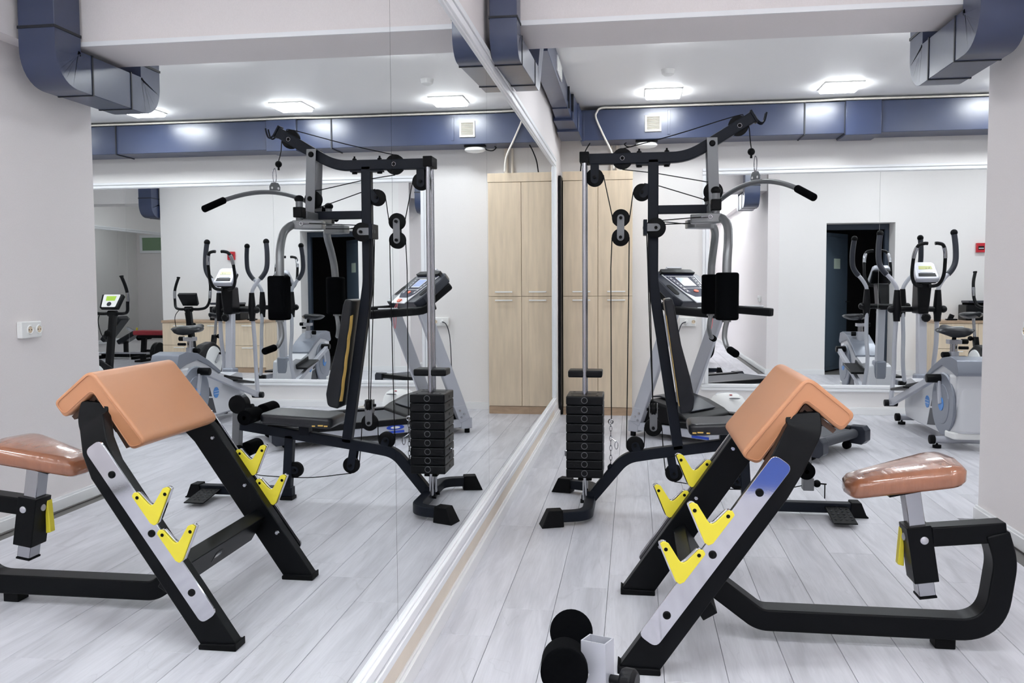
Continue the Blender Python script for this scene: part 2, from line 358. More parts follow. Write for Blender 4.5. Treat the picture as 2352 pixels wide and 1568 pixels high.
# beams, soffit, strips
struct('trim_beam', MB().bb(0, XR, 4.14, 4.55, 2.45, ZC), 'wall', label='deep ceiling beam crossing the room')
struct('trim_strip', MB().bb(0, 2.34, 4.132, 4.14, 2.45, 2.473), 'trim', label='thin white strip on the beam edge')
struct('trim_soffit', MB().bb(2.35, XR, YF, 4.14, 2.45, ZC), 'wall', label='boxed soffit above the right wall')
struct('trim_beam_bay', MB().bb(XB, XF, 4.14, 4.55, 2.45, ZC), 'wall_cold')
# baseboards
def basebd(name, x0, x1, y0, y1):
    mb = MB()
    mb.bb(x0, x1, y0, y1, 0, 0.058)
    if x1 - x0 < y1 - y0:
        mid = (x0 + x1) / 2
        if 'left' in name: mb.bb(x0, mid, y0, y1, 0.058, 0.07)
        else: mb.bb(mid, x1, y0, y1, 0.058, 0.07)
    else:
        mid = (y0 + y1) / 2
        if 'back' in name: mb.bb(x0, x1, mid, y1, 0.058, 0.07)
        else: mb.bb(x0, x1, y0, mid, 0.058, 0.07)
    return struct(name, mb, 'baseboard', bev=0.002)
basebd('baseboard_left', 0.0, 0.018, YF, 7.9)
basebd('baseboard_back', 0.70, XF, YB - 0.018, YB)
basebd('baseboard_right', XR - 0.018, XR, YF, YP + 0.018)
basebd('baseboard_partition', XR, DX0, YP, YP + 0.018)
basebd('baseboard_partition_far', DX1, XB, YP, YP + 0.018)

struct('trim_plinth', MB().bb(0.0, 0.002, -0.81, 7.45, 0.07, 0.158), 'plinth_wall', label='beige strip of wall under the mirror frame')

# ------------------------------------------------------------------ wall mirrors
def frame_bar(a, b, width_dir, out_dir, wd=0.078):
    """stepped moulding from a to b"""
    a, b, wv, ov = V(a), V(b), V(width_dir), V(out_dir); mb = MB()
    for w0, w1, t in ((0, wd, 0.012), (0.008, wd * 0.52, 0.022), (wd * 0.60, wd * 0.93, 0.026)):
        ps = []
        for p in (a, b):
            for ww, tt in ((w0, 0.0), (w1, 0.0), (w1, t), (w0, t)): ps.append(p + wv * ww + ov * tt)
        mb.add(ps, [(0, 1, 2, 3), (7, 6, 5, 4)] + [(i, (i + 1) % 4, 4 + (i + 1) % 4, 4 + i) for i in range(4)])
    return mb
wm = thing('wall_mirror', 'long white framed mirror covering the left wall', 'mirror', (0, 2.4, 0.155))
for a, b_ in ((-0.81, 0.79), (0.79, 2.391), (2.391, 4.003), (4.003, 5.6), (5.6, 7.395)):
    part('mirror_panel', MB().bb(0.0008, 0.005, a + 0.0011, b_ - 0.0011, 0.232, 2.23), 'mirror_glass', wm)
part('backing', MB().bb(0.0002, 0.0007, -0.81, 7.395, 0.232, 2.23), 'plastic_black', wm)
part('frame_rail', frame_bar((0, -0.81, 0.235), (0, 7.47, 0.235), (0, 0, -1), (1, 0, 0)), 'trim', wm, bev=0.003)
part('frame_rail', frame_bar((0, -0.81, 2.227), (0, 7.47, 2.227), (0, 0, 1), (1, 0, 0)), 'trim', wm, bev=0.003)
part('frame_stile', frame_bar((0, 7.39, 0.235), (0, 7.39, 2.227), (0, 1, 0), (1, 0, 0)), 'trim', wm, bev=0.003)
bmr = thing('wall_mirror', 'white framed mirror on the back wall behind treadmill and elliptical', 'mirror', (3.7, YB, 0.2))
for a, b_ in ((1.385, 2.90), (2.90, 4.50), (4.50, 6.10)):
    part('mirror_panel', MB().bb(a + 0.001, b_ - 0.001, YB - 0.005, YB - 0.0008, 0.275, 2.222), 'mirror_glass', bmr)
part('backing', MB().bb(1.385, 6.1, YB - 0.0007, YB - 0.0002, 0.275, 2.222), 'plastic_white', bmr)
part('frame_rail', frame_bar((1.32, YB, 0.277), (6.17, YB, 0.277), (0, 0, -1), (0, -1, 0), 0.066), 'trim', bmr, bev=0.003)
part('frame_rail', frame_bar((1.32, YB, 2.22), (6.17, YB, 2.22), (0, 0, 1), (0, -1, 0), 0.066), 'trim', bmr, bev=0.003)
part('frame_stile', frame_bar((1.387, YB, 0.277), (1.387, YB, 2.22), (-1, 0, 0), (0, -1, 0), 0.066), 'trim', bmr, bev=0.003)
part('frame_stile', frame_bar((6.10, YB, 0.277), (6.10, YB, 2.22), (1, 0, 0), (0, -1, 0), 0.066), 'trim', bmr, bev=0.003)
fm = thing('wall_mirror', 'framed mirror in the far bay, seen past the exercise bike', 'mirror', (XF, 3, 0.2))
for a, b_ in ((-1.2, 0.4), (0.4, 2.0), (2.0, 3.6), (3.6, 5.2)):
    part('mirror_panel', MB().bb(XF - 0.005, XF - 0.0008, a + 0.001, b_ - 0.001, 0.275, 2.222), 'mirror_glass', fm)
part('frame_rail', frame_bar((XF, -1.2, 0.277), (XF, 5.27, 0.277), (0, 0, -1), (-1, 0, 0), 0.066), 'trim', fm, bev=0.003)
part('frame_rail', frame_bar((XF, -1.2, 2.22), (XF, 5.27, 2.22), (0, 0, 1), (-1, 0, 0), 0.066), 'trim', fm, bev=0.003)
part('frame_stile', frame_bar((XF, 5.2, 0.277), (XF, 5.2, 2.22), (0, 1, 0), (-1, 0, 0), 0.066), 'trim', fm, bev=0.003)

# ------------------------------------------------------------------ ceiling lamps, detector
def lamp(x, y, label, group):
    t = thing('ceiling_light', label, 'lamp', (x, y, ZC), group=group)
    part('housing', MB().bb(x - 0.155, x + 0.155, y - 0.155, y + 0.155, ZC - 0.012, ZC), 'plastic_white', t, bev=0.004)
    part('diffuser', MB().bb(x - 0.145, x + 0.145, y - 0.145, y + 0.145, ZC - 0.036, ZC - 0.0125), 'diffuser', t, bev=0.012)
    return t
GL = 'square ceiling lights'
lamp(0.93, 7.48, 'glowing square ceiling light nearest the lockers', GL)
lamp(2.37, 7.48, 'glowing square ceiling light above the back mirror and elliptical', GL)
lamp(3.81, 7.48, 'glowing square ceiling light above the exercise bike', GL)
lamp(5.25, 7.48, 'square ceiling light above the low cabinet end of the hall', GL)
lamp(6.7, 7.48, 'square ceiling light in the far end of the hall', GL)
lamp(0.93, 5.70, 'edge of a ceiling light peeking under the beam above the gym', GL)
lamp(2.37, 5.70, 'edge of a ceiling light peeking under the beam beside the right duct', GL)
lamp(3.81, 5.70, 'square ceiling light in front of the doorway', GL)
lamp(5.25, 5.70, 'square ceiling light in front of the low cabinet', GL)
for y, row in ((2.2, 'first row before the beam'), (0.8, 'row above the camera'), (-0.7, 'row behind the camera')):
    lamp(0.55, y, 'square ceiling light on the mirror side, ' + row, GL); lamp(1.85, y, 'square ceiling light on the right wall side, ' + row, GL)
lamp(1.2, -1.9, 'single square ceiling light by the front wall', GL)
lamp(7.4, 2.6, 'square ceiling light over the red bench in the far bay', GL)
lamp(7.4, -0.6, 'square ceiling light by the basement window in the far bay', GL)
sd = thing('smoke_detector', 'round white smoke detector on the ceiling', 'detector', (0.94, 6.72, ZC))
part('base', MB().lathe([(0.05, -0.012), (0.052, 0)], (0.94, 6.72, ZC)), 'plastic_white', sd)
part('head', MB().lathe([(0.018, -0.05), (0.03, -0.046), (0.046, -0.034), (0.049, -0.012)], (0.94, 6.72, ZC)), 'plastic_white', sd)

# ------------------------------------------------------------------ ducts
def duct_seg(root, path, w, h, nrm, name='duct_section'):
    return part(name, MB().sweep(path, w, h, nrm), 'duct', root, bev=0.003)
def flange(root, c, d, name='flange'):
    return part(name, MB().box(c, d), 'duct_seam', root, bev=0.001)
def wall_duct(x0, x1, zb, label, ya=4.02, yb_=4.95, top=ZC):
    """duct dropping from the ceiling in front of the beam, passing under it, rising behind it"""
    xc, wd, h = (x0 + x1) / 2, x1 - x0, 0.20 if x1 - x0 > 0.15 else 0.135
    t = thing('air_duct', label, 'duct', (xc, ya, zb)); zc = zb + h / 2
    drop = [(xc, ya, top - 0.001), (xc, ya, zc + 0.17)]
    duct_seg(t, drop, wd, h, (1, 0, 0))
    el = fillet([(xc, ya, zc + 0.17), (xc, ya, zc), (xc, ya + 0.19, zc)], [0, 0.11, 0], 10)
    duct_seg(t, el, wd, h, (1, 0, 0), 'elbow')
    duct_seg(t, [(xc, ya + 0.19, zc), (xc, yb_ - 0.20, zc)], wd, h, (1, 0, 0))
    el = fillet([(xc, yb_ - 0.20, zc), (xc, yb_, zc), (xc, yb_, zc + 0.18)], [0, 0.12, 0], 10)
    duct_seg(t, el, wd, h, (1, 0, 0), 'elbow')
    duct_seg(t, [(xc, yb_, zc + 0.18), (xc, yb_, top - 0.001)], wd, h, (1, 0, 0))
    for y in (ya + 0.19, yb_ - 0.20): flange(t, (xc, y, zc), (wd + 0.008, 0.012, h + 0.008))
    for y in (ya, yb_): flange(t, (xc, y, zc + 0.175), (wd + 0.008, h + 0.008, 0.014))
    return t
wall_duct(2.125, 2.32, 2.22, 'dark blue air duct dipping under the beam beside the right wall', 4.02, 4.76)
wall_duct(6.22, 6.42, 2.22, 'dark blue air duct at the far bay corner', 4.02, 4.76)
# left wall duct
t = thing('air_duct', 'dark blue air duct along the left wall above the mirror', 'duct', (0.066, 4.2, 2.31))
xc, wd = 0.0925, 0.127
duct_seg(t, [(xc, 4.02, ZC - 0.001), (xc, 4.02, 2.44)], wd, 0.13, (1, 0, 0))
duct_seg(t, fillet([(xc, 4.02, 2.44), (xc, 4.02, 2.332), (xc, 4.13, 2.332)], [0, 0.06, 0], 8), wd, 0.13, (1, 0, 0), 'elbow')
duct_seg(t, [(xc, 4.13, 2.332), (xc, 4.68, 2.36)], wd, 0.13, (1, 0, 0))
duct_seg(t, fillet([(xc, 4.68, 2.36), (xc, 4.88, 2.37), (xc, 5.02, 2.56)], [0, 0.06, 0], 6), wd, 0.13, (1, 0, 0), 'elbow')
duct_seg(t, fillet([(xc, 5.02, 2.56), (xc, 5.18, 2.755), (xc, 5.4, 2.755)], [0, 0.06, 0], 6), wd, 0.14, (1, 0, 0), 'elbow')
duct_seg(t, [(xc, 5.4, 2.755), (xc - 0.01, 7.15, 2.755)], wd, 0.18, (1, 0, 0))
duct_seg(t, [(xc - 0.008, 7.15, 2.755), (xc, 7.38, 2.72)], wd + 0.006, 0.20, (1, 0, 0))
duct_seg(t, [(xc, 7.38, 2.715), (xc + 0.02, 7.62, 2.68)], wd + 0.04, 0.23, (1, 0, 0))
duct_seg(t, [(xc + 0.02, 7.62, 2.675), (xc + 0.03, 7.93, 2.645)], wd + 0.065, 0.25, (1, 0, 0))
for y, z, hh, ww in ((4.13, 2.332, 0.138, 0.135), (4.68, 2.36, 0.138, 0.135), (7.15, 2.755, 0.19, 0.141), (7.38, 2.72, 0.21, 0.15), (7.62, 2.68, 0.24, 0.175)): flange(t, (xc + (y > 7.2) * 0.012, y, z), (ww, 0.010, hh))
flange(t, (xc, 4.02, 2.44), (0.135, 0.138, 0.010))
gl = part('grille', MB().bb(0.152, 0.162, 6.05, 6.40, 2.70, 2.81), 'plastic_white', t, bev=0.002)
for k in range(6): part('grille_slat', MB().bb(0.162, 0.166, 6.07 + 0.055 * k, 6.095 + 0.055 * k, 2.71, 2.80), 'plastic_white', gl)
# back wall duct
Y0, Y1 = 7.95, YB - 0.004
bd = thing('air_duct', 'long blue air duct under the ceiling along the back wall', 'duct', (3.2, Y1, 2.515))
cuts = [0.20, 2.173, 2.514, 2.812, 4.383, 6.2, XF]
for k, (a, b_) in enumerate(zip(cuts[:-1], cuts[1:])):
    dz = 0.02 if k == 2 else 0.0
    part('duct_section', MB().bb(a, b_, Y0 - (0.03 if k == 2 else 0), Y1, 2.525 - dz, 2.80), 'duct', bd, bev=0.004)
for x in cuts[1:-1]: flange(bd, (x, (Y0 + Y1) / 2 - 0.006, 2.66), (0.012, Y1 - Y0 + 0.006, 0.286))
part('bracket', MB().bb(0.985, 1.01, Y0 - 0.006, Y0, 2.56, 2.775), 'duct', bd, bev=0.001)
part('bracket', MB().bb(0.205, 0.235, Y0 - 0.006, Y0, 2.52, 2.78), 'duct', bd, bev=0.001)
vg = thing('vent_grille', 'square white vent grille on the blue back duct', 'vent', (0.856, Y0, 2.587))
gx0, gx1, gz0, gz1 = 0.784, 0.930, 2.588, 2.735
mb = MB(); mb.bb(gx0, gx1, Y0 - 0.014, Y0 - 0.0005, gz0, gz0 + 0.016); mb.bb(gx0, gx1, Y0 - 0.014, Y0 - 0.0005, gz1 - 0.016, gz1); mb.bb(gx0, gx0 + 0.016, Y0 - 0.014, Y0 - 0.0005, gz0 + 0.016, gz1 - 0.016); mb.bb(gx1 - 0.016, gx1, Y0 - 0.014, Y0 - 0.0005, gz0 + 0.016, gz1 - 0.016)
part('frame', mb, 'grille', vg, bev=0.001)
part('backing', MB().bb(gx0 + 0.016, gx1 - 0.016, Y0 - 0.004, Y0 - 0.001, gz0 + 0.016, gz1 - 0.016), 'wood_dark', vg)
sl = None
for k in range(13):
    z = gz0 + 0.020 + k * 0.0087
    part('slat', MB().box(((gx0 + gx1) / 2, Y0 - 0.009, z), (gx1 - gx0 - 0.032, 0.009, 0.0035), Matrix.Rotation(0.5, 3, 'X')), 'grille', vg)
# oval bulkhead lamp under the duct
bl = thing('bulkhead_lamp', 'oval white bulkhead lamp hanging under the blue back duct', 'lamp', (0.80, 8.03, 2.465))
part('bracket', MB().bb(0.70, 0.90, 8.0, 8.06, 2.507, 2.5245), 'plastic_black', bl, bev=0.002)
part('shade', MB().lathe([(0.03, -0.028), (0.075, -0.02), (0.098, -0.006), (0.1, 0.006), (0.088, 0.02), (0.04, 0.026)], (0.80, 8.03, 2.482), sy=0.62), 'plastic_white', bl)
part('wire', MB().tube(smooth([(0.72, 8.03, 2.5), (0.68, 8.02, 2.475), (0.63, 8.02, 2.47), (0.60, 8.03, 2.495), (0.615, 8.05, 2.512)]), 0.005, 6), 'cable', bl)
# cables on the duct
pts = [(0.505, 7.93, 2.262), (0.49, 7.93, 2.40), (0.41, 7.93, 2.57), (0.345, 7.93, 2.72), (0.352, 7.93, 2.775), (0.40, 7.935, 2.812), (0.6, 7.94, 2.812), (1.4, 7.94, 2.812), (2.2, 7.94, 2.811), (2.5, 7.92, 2.813), (2.9, 7.92, 2.811), (3.6, 7.94, 2.812), (4.6, 7.94, 2.812), (6.0, 7.94, 2.811)]
solo('power_cable', MB().tube(smooth(pts, 5), 0.009, 8), 'white_cable', 'cream cable running along the top of the back duct and looping down to lockers', 'cable')
solo('thin_cable', MB().tube(smooth([(0.285, 8.03, 2.514), (0.25, 8.0, 2.45), (0.215, 7.98, 2.36), (0.20, 8.0, 2.256)]), 0.006, 6), 'cable', 'thin black cable dropping from the duct onto the lockers', 'cable')
for x, lb in ((0.475, 'thin'), (0.535, 'right')):
    solo('wall_pipe', MB().cyl((x, 8.226, 0.0), (x, 8.226, 2.514), 0.02 if x > 0.5 else 0.012, 14), 'cream_pipe', 'cream %s heating pipe rising behind the lockers' % ('thinner' if x < 0.5 else 'thicker'), 'pipe')

# ------------------------------------------------------------------ lockers
lk = thing('locker', 'tall pale wood locker with four doors by the back corner', 'locker', (0.355, 8.09, 0))
LX0, LX1, LY0, LY1 = 0.037, 0.675, 7.98, 8.20
part('carcass', MB().bb(LX0, LX1, LY0 + 0.02, LY1, 0.0, 2.252), 'wood', lk, bev=0.001)
part('plinth', MB().bb(LX0, LX1, LY0 + 0.004, LY0 + 0.0195, 0.0, 0.072), 'wood_dark', lk)
part('cornice', MB().bb(LX0 - 0.003, LX1 + 0.003, LY0 - 0.004, LY0 + 0.0195, 2.172, 2.254), 'wood', lk, bev=0.001)
for x0, x1 in ((LX0 + 0.001, 0.3585), (0.3625, LX1 - 0.001)):
    for z0, z1, hz in ((0.076, 1.1055, 1.071), (1.1095, 2.168, 1.150)):
        d = part('door', MB().bb(x0, x1, LY0, LY0 + 0.0195, z0, z1), 'wood', lk, bev=0.0015)
        hx = (x0 + x1) / 2 + 0.01; h = MB(); h.bb(hx - 0.082, hx + 0.082, LY0 - 0.022, LY0 - 0.012, hz - 0.006, hz + 0.006)
        for s in (-1, 1): h.bb(hx + s * 0.07 - 0.005, hx + s * 0.07 + 0.005, LY0 - 0.012, LY0, hz - 0.005, hz + 0.005)
        part('handle', h, 'plastic_white', d, bev=0.002)
solo('black_strip', MB().prism([(7.86, 2.205), (8.19, 2.205), (8.19, 0.001), (7.99, 0.001), (7.86, 0.13)], 0.006, 0.03, 'x'), 'plastic_black', 'narrow black upright strip between left wall and locker', 'board', bev=0.002)  # thin black upright strip between wall and locker, lower front corner cut off

# ------------------------------------------------------------------ sockets
def socket(c, u, n, label, plug=False):
    """double wall socket; u = horizontal direction, n = outward normal"""
    c, u, n = V(c), V(u), V(n); t = thing('wall_socket', label, 'socket', tuple(c))
    R = Matrix((u, n, V((0, 0, 1)))).transposed()
    part('plate', MB().box(c + n * 0.0155, (0.152, 0.03, 0.086), R), 'plastic_white', t, bev=0.006, seg=3)
    for s in (-1, 1):
        q = c + u * (0.034 * s + 0.02)
        if plug and s < 0:
            part('plug', MB().rcyl(q + n * 0.031, q + n * 0.062, 0.02, 0.006), 'plastic_white', t)
        else:
            o = part('outlet', MB().torus(q + n * 0.031, n, 0.021, 0.004, 24, 6), 'plastic_white', t)
            part('recess', MB().cyl(q + n * 0.0308, q + n * 0.0316, 0.02, 20), 'wood', o)
            mb = MB()
            for e in (-1, 1): mb.cyl(q + u * 0.0095 * e + n * 0.0317, q + u * 0.0095 * e + n * 0.0325, 0.003, 8)
            part('pin_hole', mb, 'plastic_black', o)
    return t
socket((XR, 4.07, 1.0), (0, 1, 0), (-1, 0, 0), 'double white socket on the pinkish grey right wall')
socket((1.19, YB, 0.86), (1, 0, 0), (0, -1, 0), 'double white socket with plug on the back wall beside treadmill', True)
solo('plug_cable', MB().tube(smooth([(1.172, 8.19, 0.86), (1.13, 8.185, 0.835), (1.10, 8.2, 0.72), (1.09, 8.21, 0.5), (1.085, 8.21, 0.25), (1.10, 8.15, 0.09), (1.05, 7.75, 0.015)]), 0.0045, 6), 'plastic_dark', 'grey power lead hanging from the socket down behind the treadmill', 'cable')

# ------------------------------------------------------------------ door, alarm, cabinet (seen in the mirrors)
dr = thing('door_1', 'dark grey-blue door standing ajar in the partition wall', None, (3.6, YP - 0.1, 0), kind='structure')
fr = MB(); fr.bb(DX0 + 0.003, DX0 + 0.055, YP - 0.337, YP - 0.265, 0, DZ - 0.003); fr.bb(DX1 - 0.055, DX1 - 0.003, YP - 0.337, YP - 0.265, 0, DZ - 0.003); fr.bb(DX0 + 0.055, DX1 - 0.055, YP - 0.337, YP - 0.265, DZ - 0.075, DZ - 0.003)
part('door_frame', fr, 'door_frame', dr, bev=0.003)
fi = math.radians(-54); R = Matrix.Rotation(fi, 3, 'Z'); hin = V((DX0 + 0.06, YP - 0.34, 0))
def dpt(a, b, z): return hin + R @ V((a, b, 0)) + V((0, 0, z))
lf = MB().box(dpt(0.37, -0.022, 0.955), (0.74, 0.04, 1.89), R); leaf = part('door_leaf', lf, 'door', dr, bev=0.003)
part('door_panel', MB().box(dpt(0.37, 0.001, 0.955), (0.66, 0.006, 1.79), R), 'door', leaf, bev=0.002)
part('door_sign', MB().box(dpt(0.37, 0.0055, 1.48), (0.2, 0.002, 0.14), R), 'paper_green', leaf)
hd = MB(); hd.cyl(dpt(0.68, 0.0, 0.95), dpt(0.68, 0.05, 0.95), 0.009, 10); hd.cyl(dpt(0.69, 0.05, 0.95), dpt(0.58, 0.05, 0.95), 0.009, 10); part('handle', hd, 'chrome', leaf)
al = thing('fire_alarm', 'small red fire alarm call point on the partition wall', 'alarm', (5.10, YP, 1.60))
part('case', MB().bb(5.045, 5.155, YP + 0.0005, YP + 0.04, 1.595, 1.715), 'red', al, bev=0.006)
part('window', MB().bb(5.065, 5.135, YP + 0.0405, YP + 0.043, 1.63, 1.675), 'plastic_black', al, bev=0.001)
part('lettering', MB().bb(5.07, 5.13, YP + 0.0432, YP + 0.044, 1.642, 1.652), 'plastic_white', al)
cb = thing('low_cabinet', 'low pale wood cabinet against the partition wall', 'cabinet', (5.2, 4.9, 0))
CX0, CX1, CY1 = 4.42, 5.98, 5.1
part('carcass', MB().bb(CX0 + 0.01, CX1 - 0.01, YP + 0.02, CY1 - 0.02, 0.0, 0.70), 'wood', cb)
part('top', MB().bb(CX0, CX1, YP + 0.02, CY1 + 0.01, 0.702, 0.735), 'wood_dark', cb, bev=0.002)
part('plinth', MB().bb(CX0 + 0.01, CX1 - 0.01, CY1 - 0.0195, CY1 - 0.01, 0, 0.07), 'wood_dark', cb)
for k in range(3):
    x0, x1 = CX0 + 0.012 + k * 0.513, CX0 + 0.008 + (k + 1) * 0.513
    for z0, z1, hz in ((0.075, 0.38, 0.35), (0.385, 0.698, 0.66)):
        d = part('door', MB().bb(x0, x1, CY1 - 0.0195, CY1, z0, z1), 'wood', cb, bev=0.0015)
        h = MB().bb((x0 + x1) / 2 - 0.08, (x0 + x1) / 2 + 0.08, CY1 + 0.012, CY1 + 0.022, hz - 0.006, hz + 0.006)
        for s in (-1, 1): h.bb((x0 + x1) / 2 + s * 0.07 - 0.005, (x0 + x1) / 2 + s * 0.07 + 0.005, CY1, CY1 + 0.012, hz - 0.005, hz + 0.005)
        part('handle', h, 'plastic_white', d, bev=0.002)
st = thing('stereo', 'black stereo box standing on the low cabinet', 'stereo', (5.0, 4.9, 0.735))
part('case', MB().bb(4.82, 5.28, 4.76, 5.04, 0.736, 0.93), 'plastic_black', st, bev=0.01)
part('tray', MB().bb(4.84, 5.26, 4.80, 5.06, 0.955, 0.985), 'plastic_dark', st, bev=0.008)
part('hinge', MB().bb(4.86, 5.24, 4.78, 4.80, 0.93, 0.97), 'plastic_black', st)
part('knob', MB().cyl((5.2, 5.041, 0.83), (5.2, 5.06, 0.83), 0.025), 'plastic_dark', st)
ph = thing('phone_holder', 'small black clip holder lying on the low cabinet', 'holder', (4.66, 4.98, 0.735))
part('clip', MB().box((4.66, 4.98, 0.775), (0.06, 0.03, 0.075), Matrix.Rotation(0.4, 3, 'Y')), 'plastic_black', ph, bev=0.006)
part('foot', MB().bb(4.60, 4.73, 4.95, 5.01, 0.736, 0.756), 'plastic_black', ph, bev=0.004)

# ================================================================== PREACHER CURL BENCH
pb = thing('preacher_bench', 'black preacher curl bench with tan arm pad and yellow bar rests', 'bench', (1.2, 3.03, 0))
prof = [(1.020, 0.672), (1.228, 0.932), (1.376, 0.808), (1.334, 0.752), (1.222, 0.845), (1.082, 0.642)]
pad = part('arm_pad', MB().prism(fil2(prof, [0.03, 0.04, 0.022, 0.02, 0.012, 0.026], 6), 2.79, 3.325), 'tan_vinyl', pb, bev=0.012, seg=4, label='tan vinyl arm pad bent like a roof')
for yy in (2.7885, 3.3265):
    loop = fil2([(1.032, 0.668), (1.228, 0.916), (1.362, 0.806), (1.333, 0.766), (1.222, 0.858), (1.082, 0.656)], 0.02, 5)
    part('seam', MB().tube([(x, yy, z) for x, z in loop] + [(loop[0][0], yy, loop[0][1])], 0.0016, 5), 'tan_vinyl', pad)
part('pad_board', MB().prism([(1.10, 0.655), (1.226, 0.838), (1.322, 0.757), (1.312, 0.745), (1.224, 0.82), (1.115, 0.645)], 2.815, 3.30), 'tan_under', pad)
LEG = fillet([(0.7035, 0, 0.012), (1.218, 0, 0.765), (1.214, 0, 0.812)], [0, 0.17, 0], 14)
LEG = [LEG[0]] + [LEG[0].lerp(LEG[1], q) for q in (0.3, 0.5, 0.6, 0.7, 0.8, 0.9)] + LEG[1:]
def lean(z): q = min(1, max(0, (z - 0.60) / 0.24)); return 0.14 * q * q * (3 - 2 * q)
def zdir(a, b): d = V((b[0] - a[0], 0, b[1] - a[1])); return d.normalized()
PD = V((0.274, 0, 0.392)).normalized(); PN = V((-PD.z, 0, PD.x))       # along the leg, across it (towards the mirror)
B0 = V((0.79, 0, 0.196))
def vshape(o, y0, y1):
    P = [(-0.056, 0.122), (-0.044, 0.13), (-0.030, 0.124), (0.012, 0.056), (0.060, 0.106), (0.074, 0.108), (0.082, 0.094), (0.018, 0.004), (0.004, -0.003), (-0.008, 0.006)]
    return MB().prism(fil2([(o[0] + x, o[1] + z) for x, z in P], [0.004, 0.008, 0.006, 0.016, 0.006, 0.008, 0.006, 0.008, 0.006, 0.008], 3), y0, y1)
for side, ly, py, yy in (('near', 2.685, 2.652, 2.6465), ('far', 3.38, 3.412, 3.4055)):
    lm = MB().sweep([V((p.x, ly + (lean(p.z) if side == 'near' else -lean(p.z)), p.z)) for p in LEG], 0.05, 0.108, (0, 1, 0))
    td = (LEG[1] - LEG[0]).normalized()
    for q in range(4): lm.v[q] = tuple(V(lm.v[q]) + td * ((0.012 - lm.v[q][2]) / td.z))
    leg = part('leg', lm, 'black_steel', pb, bev=0.004)
    part('foot', MB().prism(fil2([(0.638, 0.0), (0.772, 0.0), (0.772, 0.014), (0.766, 0.02), (0.646, 0.022), (0.638, 0.03)], 0.003, 2), ly - 0.036, ly + 0.036), 'rubber', pb, bev=0.004)
    # steel plate with bar hooks
    a, b_ = B0 - PD * 0.105, B0 + PD * 0.60; hw = 0.034
    poly = [a + PN * hw, a - PN * hw, b_ - PN * hw, b_ + PN * hw]
    plate = part('hook_plate', MB().prism(fil2([(q.x, q.z) for q in poly], 0.024, 5), py - 0.004, py + 0.004), 'steel_plate', pb, bev=0.001, label='polished steel plate')
    for o in ((0.910, 0.424), (0.824, 0.300)):
        hk = part('hook', vshape((o[0] - 0.006, o[1] + 0.002), py - 0.0039, py + 0.0045 + 0.004), 'steel_plate', pb, bev=0.001)
        vy = part('bar_rest', vshape(o, yy - 0.0045, yy + 0.0012), 'yellow', pb, bev=0.0015, label='yellow plastic V bar rest')
        for dx, dz in ((-0.038, 0.105), (0.062, 0.090)):
            part('screw', MB().cyl((o[0] + dx, yy - 0.0056, o[1] + dz), (o[0] + dx, yy - 0.0044, o[1] + dz), 0.006, 12), 'rubber', vy)
    for k in range(3):
        q = B0 + PD * (0.2395 * k)
        if side == 'near': part('bolt', MB().lathe([(0.0125, 0), (0.0125, 0.003), (0.009, 0.006)], (q.x, py - 0.004, q.z), (0, -1, 0), 16), 'rubber', pb)
        else:
            part('bolt', MB().lathe([(0.011, 0), (0.011, 0.006), (0.007, 0.012)], (q.x, 3.355, q.z), (0, -1, 0), 6), 'chrome', pb)
# cross bar between the legs with its badge
cbx = V((0.895, 0, 0.225))
cr_ = part('cross_bar', MB().box((cbx.x, 3.0325, cbx.z), (0.052, 0.642, 0.125), Matrix.Rotation(math.radians(-32), 3, 'Y')), 'black_steel', pb, bev=0.003)
Rb = Matrix.Rotation(math.radians(-32), 3, 'Y')
bdg = part('badge', MB().box(cbx + V((0, 2.99, 0)) + Rb @ V((-0.0267, 0, 0.0)), (0.001, 0.05, 0.042), Rb), 'plastic_black', cr_, label='small black maker badge')
mb = MB()
for k in range(4): mb.box(cbx + V((0, 2.975 + 0.008 * k, 0)) + Rb @ V((-0.0275, 0, 0.002)), (0.0006, 0.004, 0.014), Rb)
part('badge_lettering', mb, 'plastic_white', cr_)
part('badge_emblem', MB().cyl(cbx + V((0, 3.012, 0)) + Rb @ V((-0.0272, 0, 0.002)), cbx + V((0, 3.012, 0)) + Rb @ V((-0.0278, 0, 0.002)), 0.008, 14), 'grey_blue', cr_)
# top cross plate under the pad
part('pad_bracket', MB().box((1.17, 3.03, 0.725), (0.02, 0.40, 0.05), Matrix.Rotation(math.radians(35), 3, 'Y')), 'black_steel', pb, bev=0.002)
# base loop and seat arm
YC = 3.0
base = fillet([(0.955, YC, 0.192), (1.115, YC, 0.073), (1.865, YC, 0.073), (1.895, YC, 0.305), (1.868, YC, 0.398)], [0, 0.09, 0.21, 0.18, 0], 12)
part('base_tube', MB().sweep(base, 0.085, 0.074, (0, 1, 0)), 'black_steel', pb, bev=0.006, seg=3)
part('seat_arm', MB().sweep([(1.868 + 0.03, YC, 0.402), (1.665, YC, 0.378)], 0.07, 0.066, (0, 1, 0)), 'black_steel', pb, bev=0.005)
part('base_foot', MB().bb(1.685, 1.75, YC - 0.03, YC + 0.03, 0.0, 0.036), 'rubber', pb, bev=0.004)
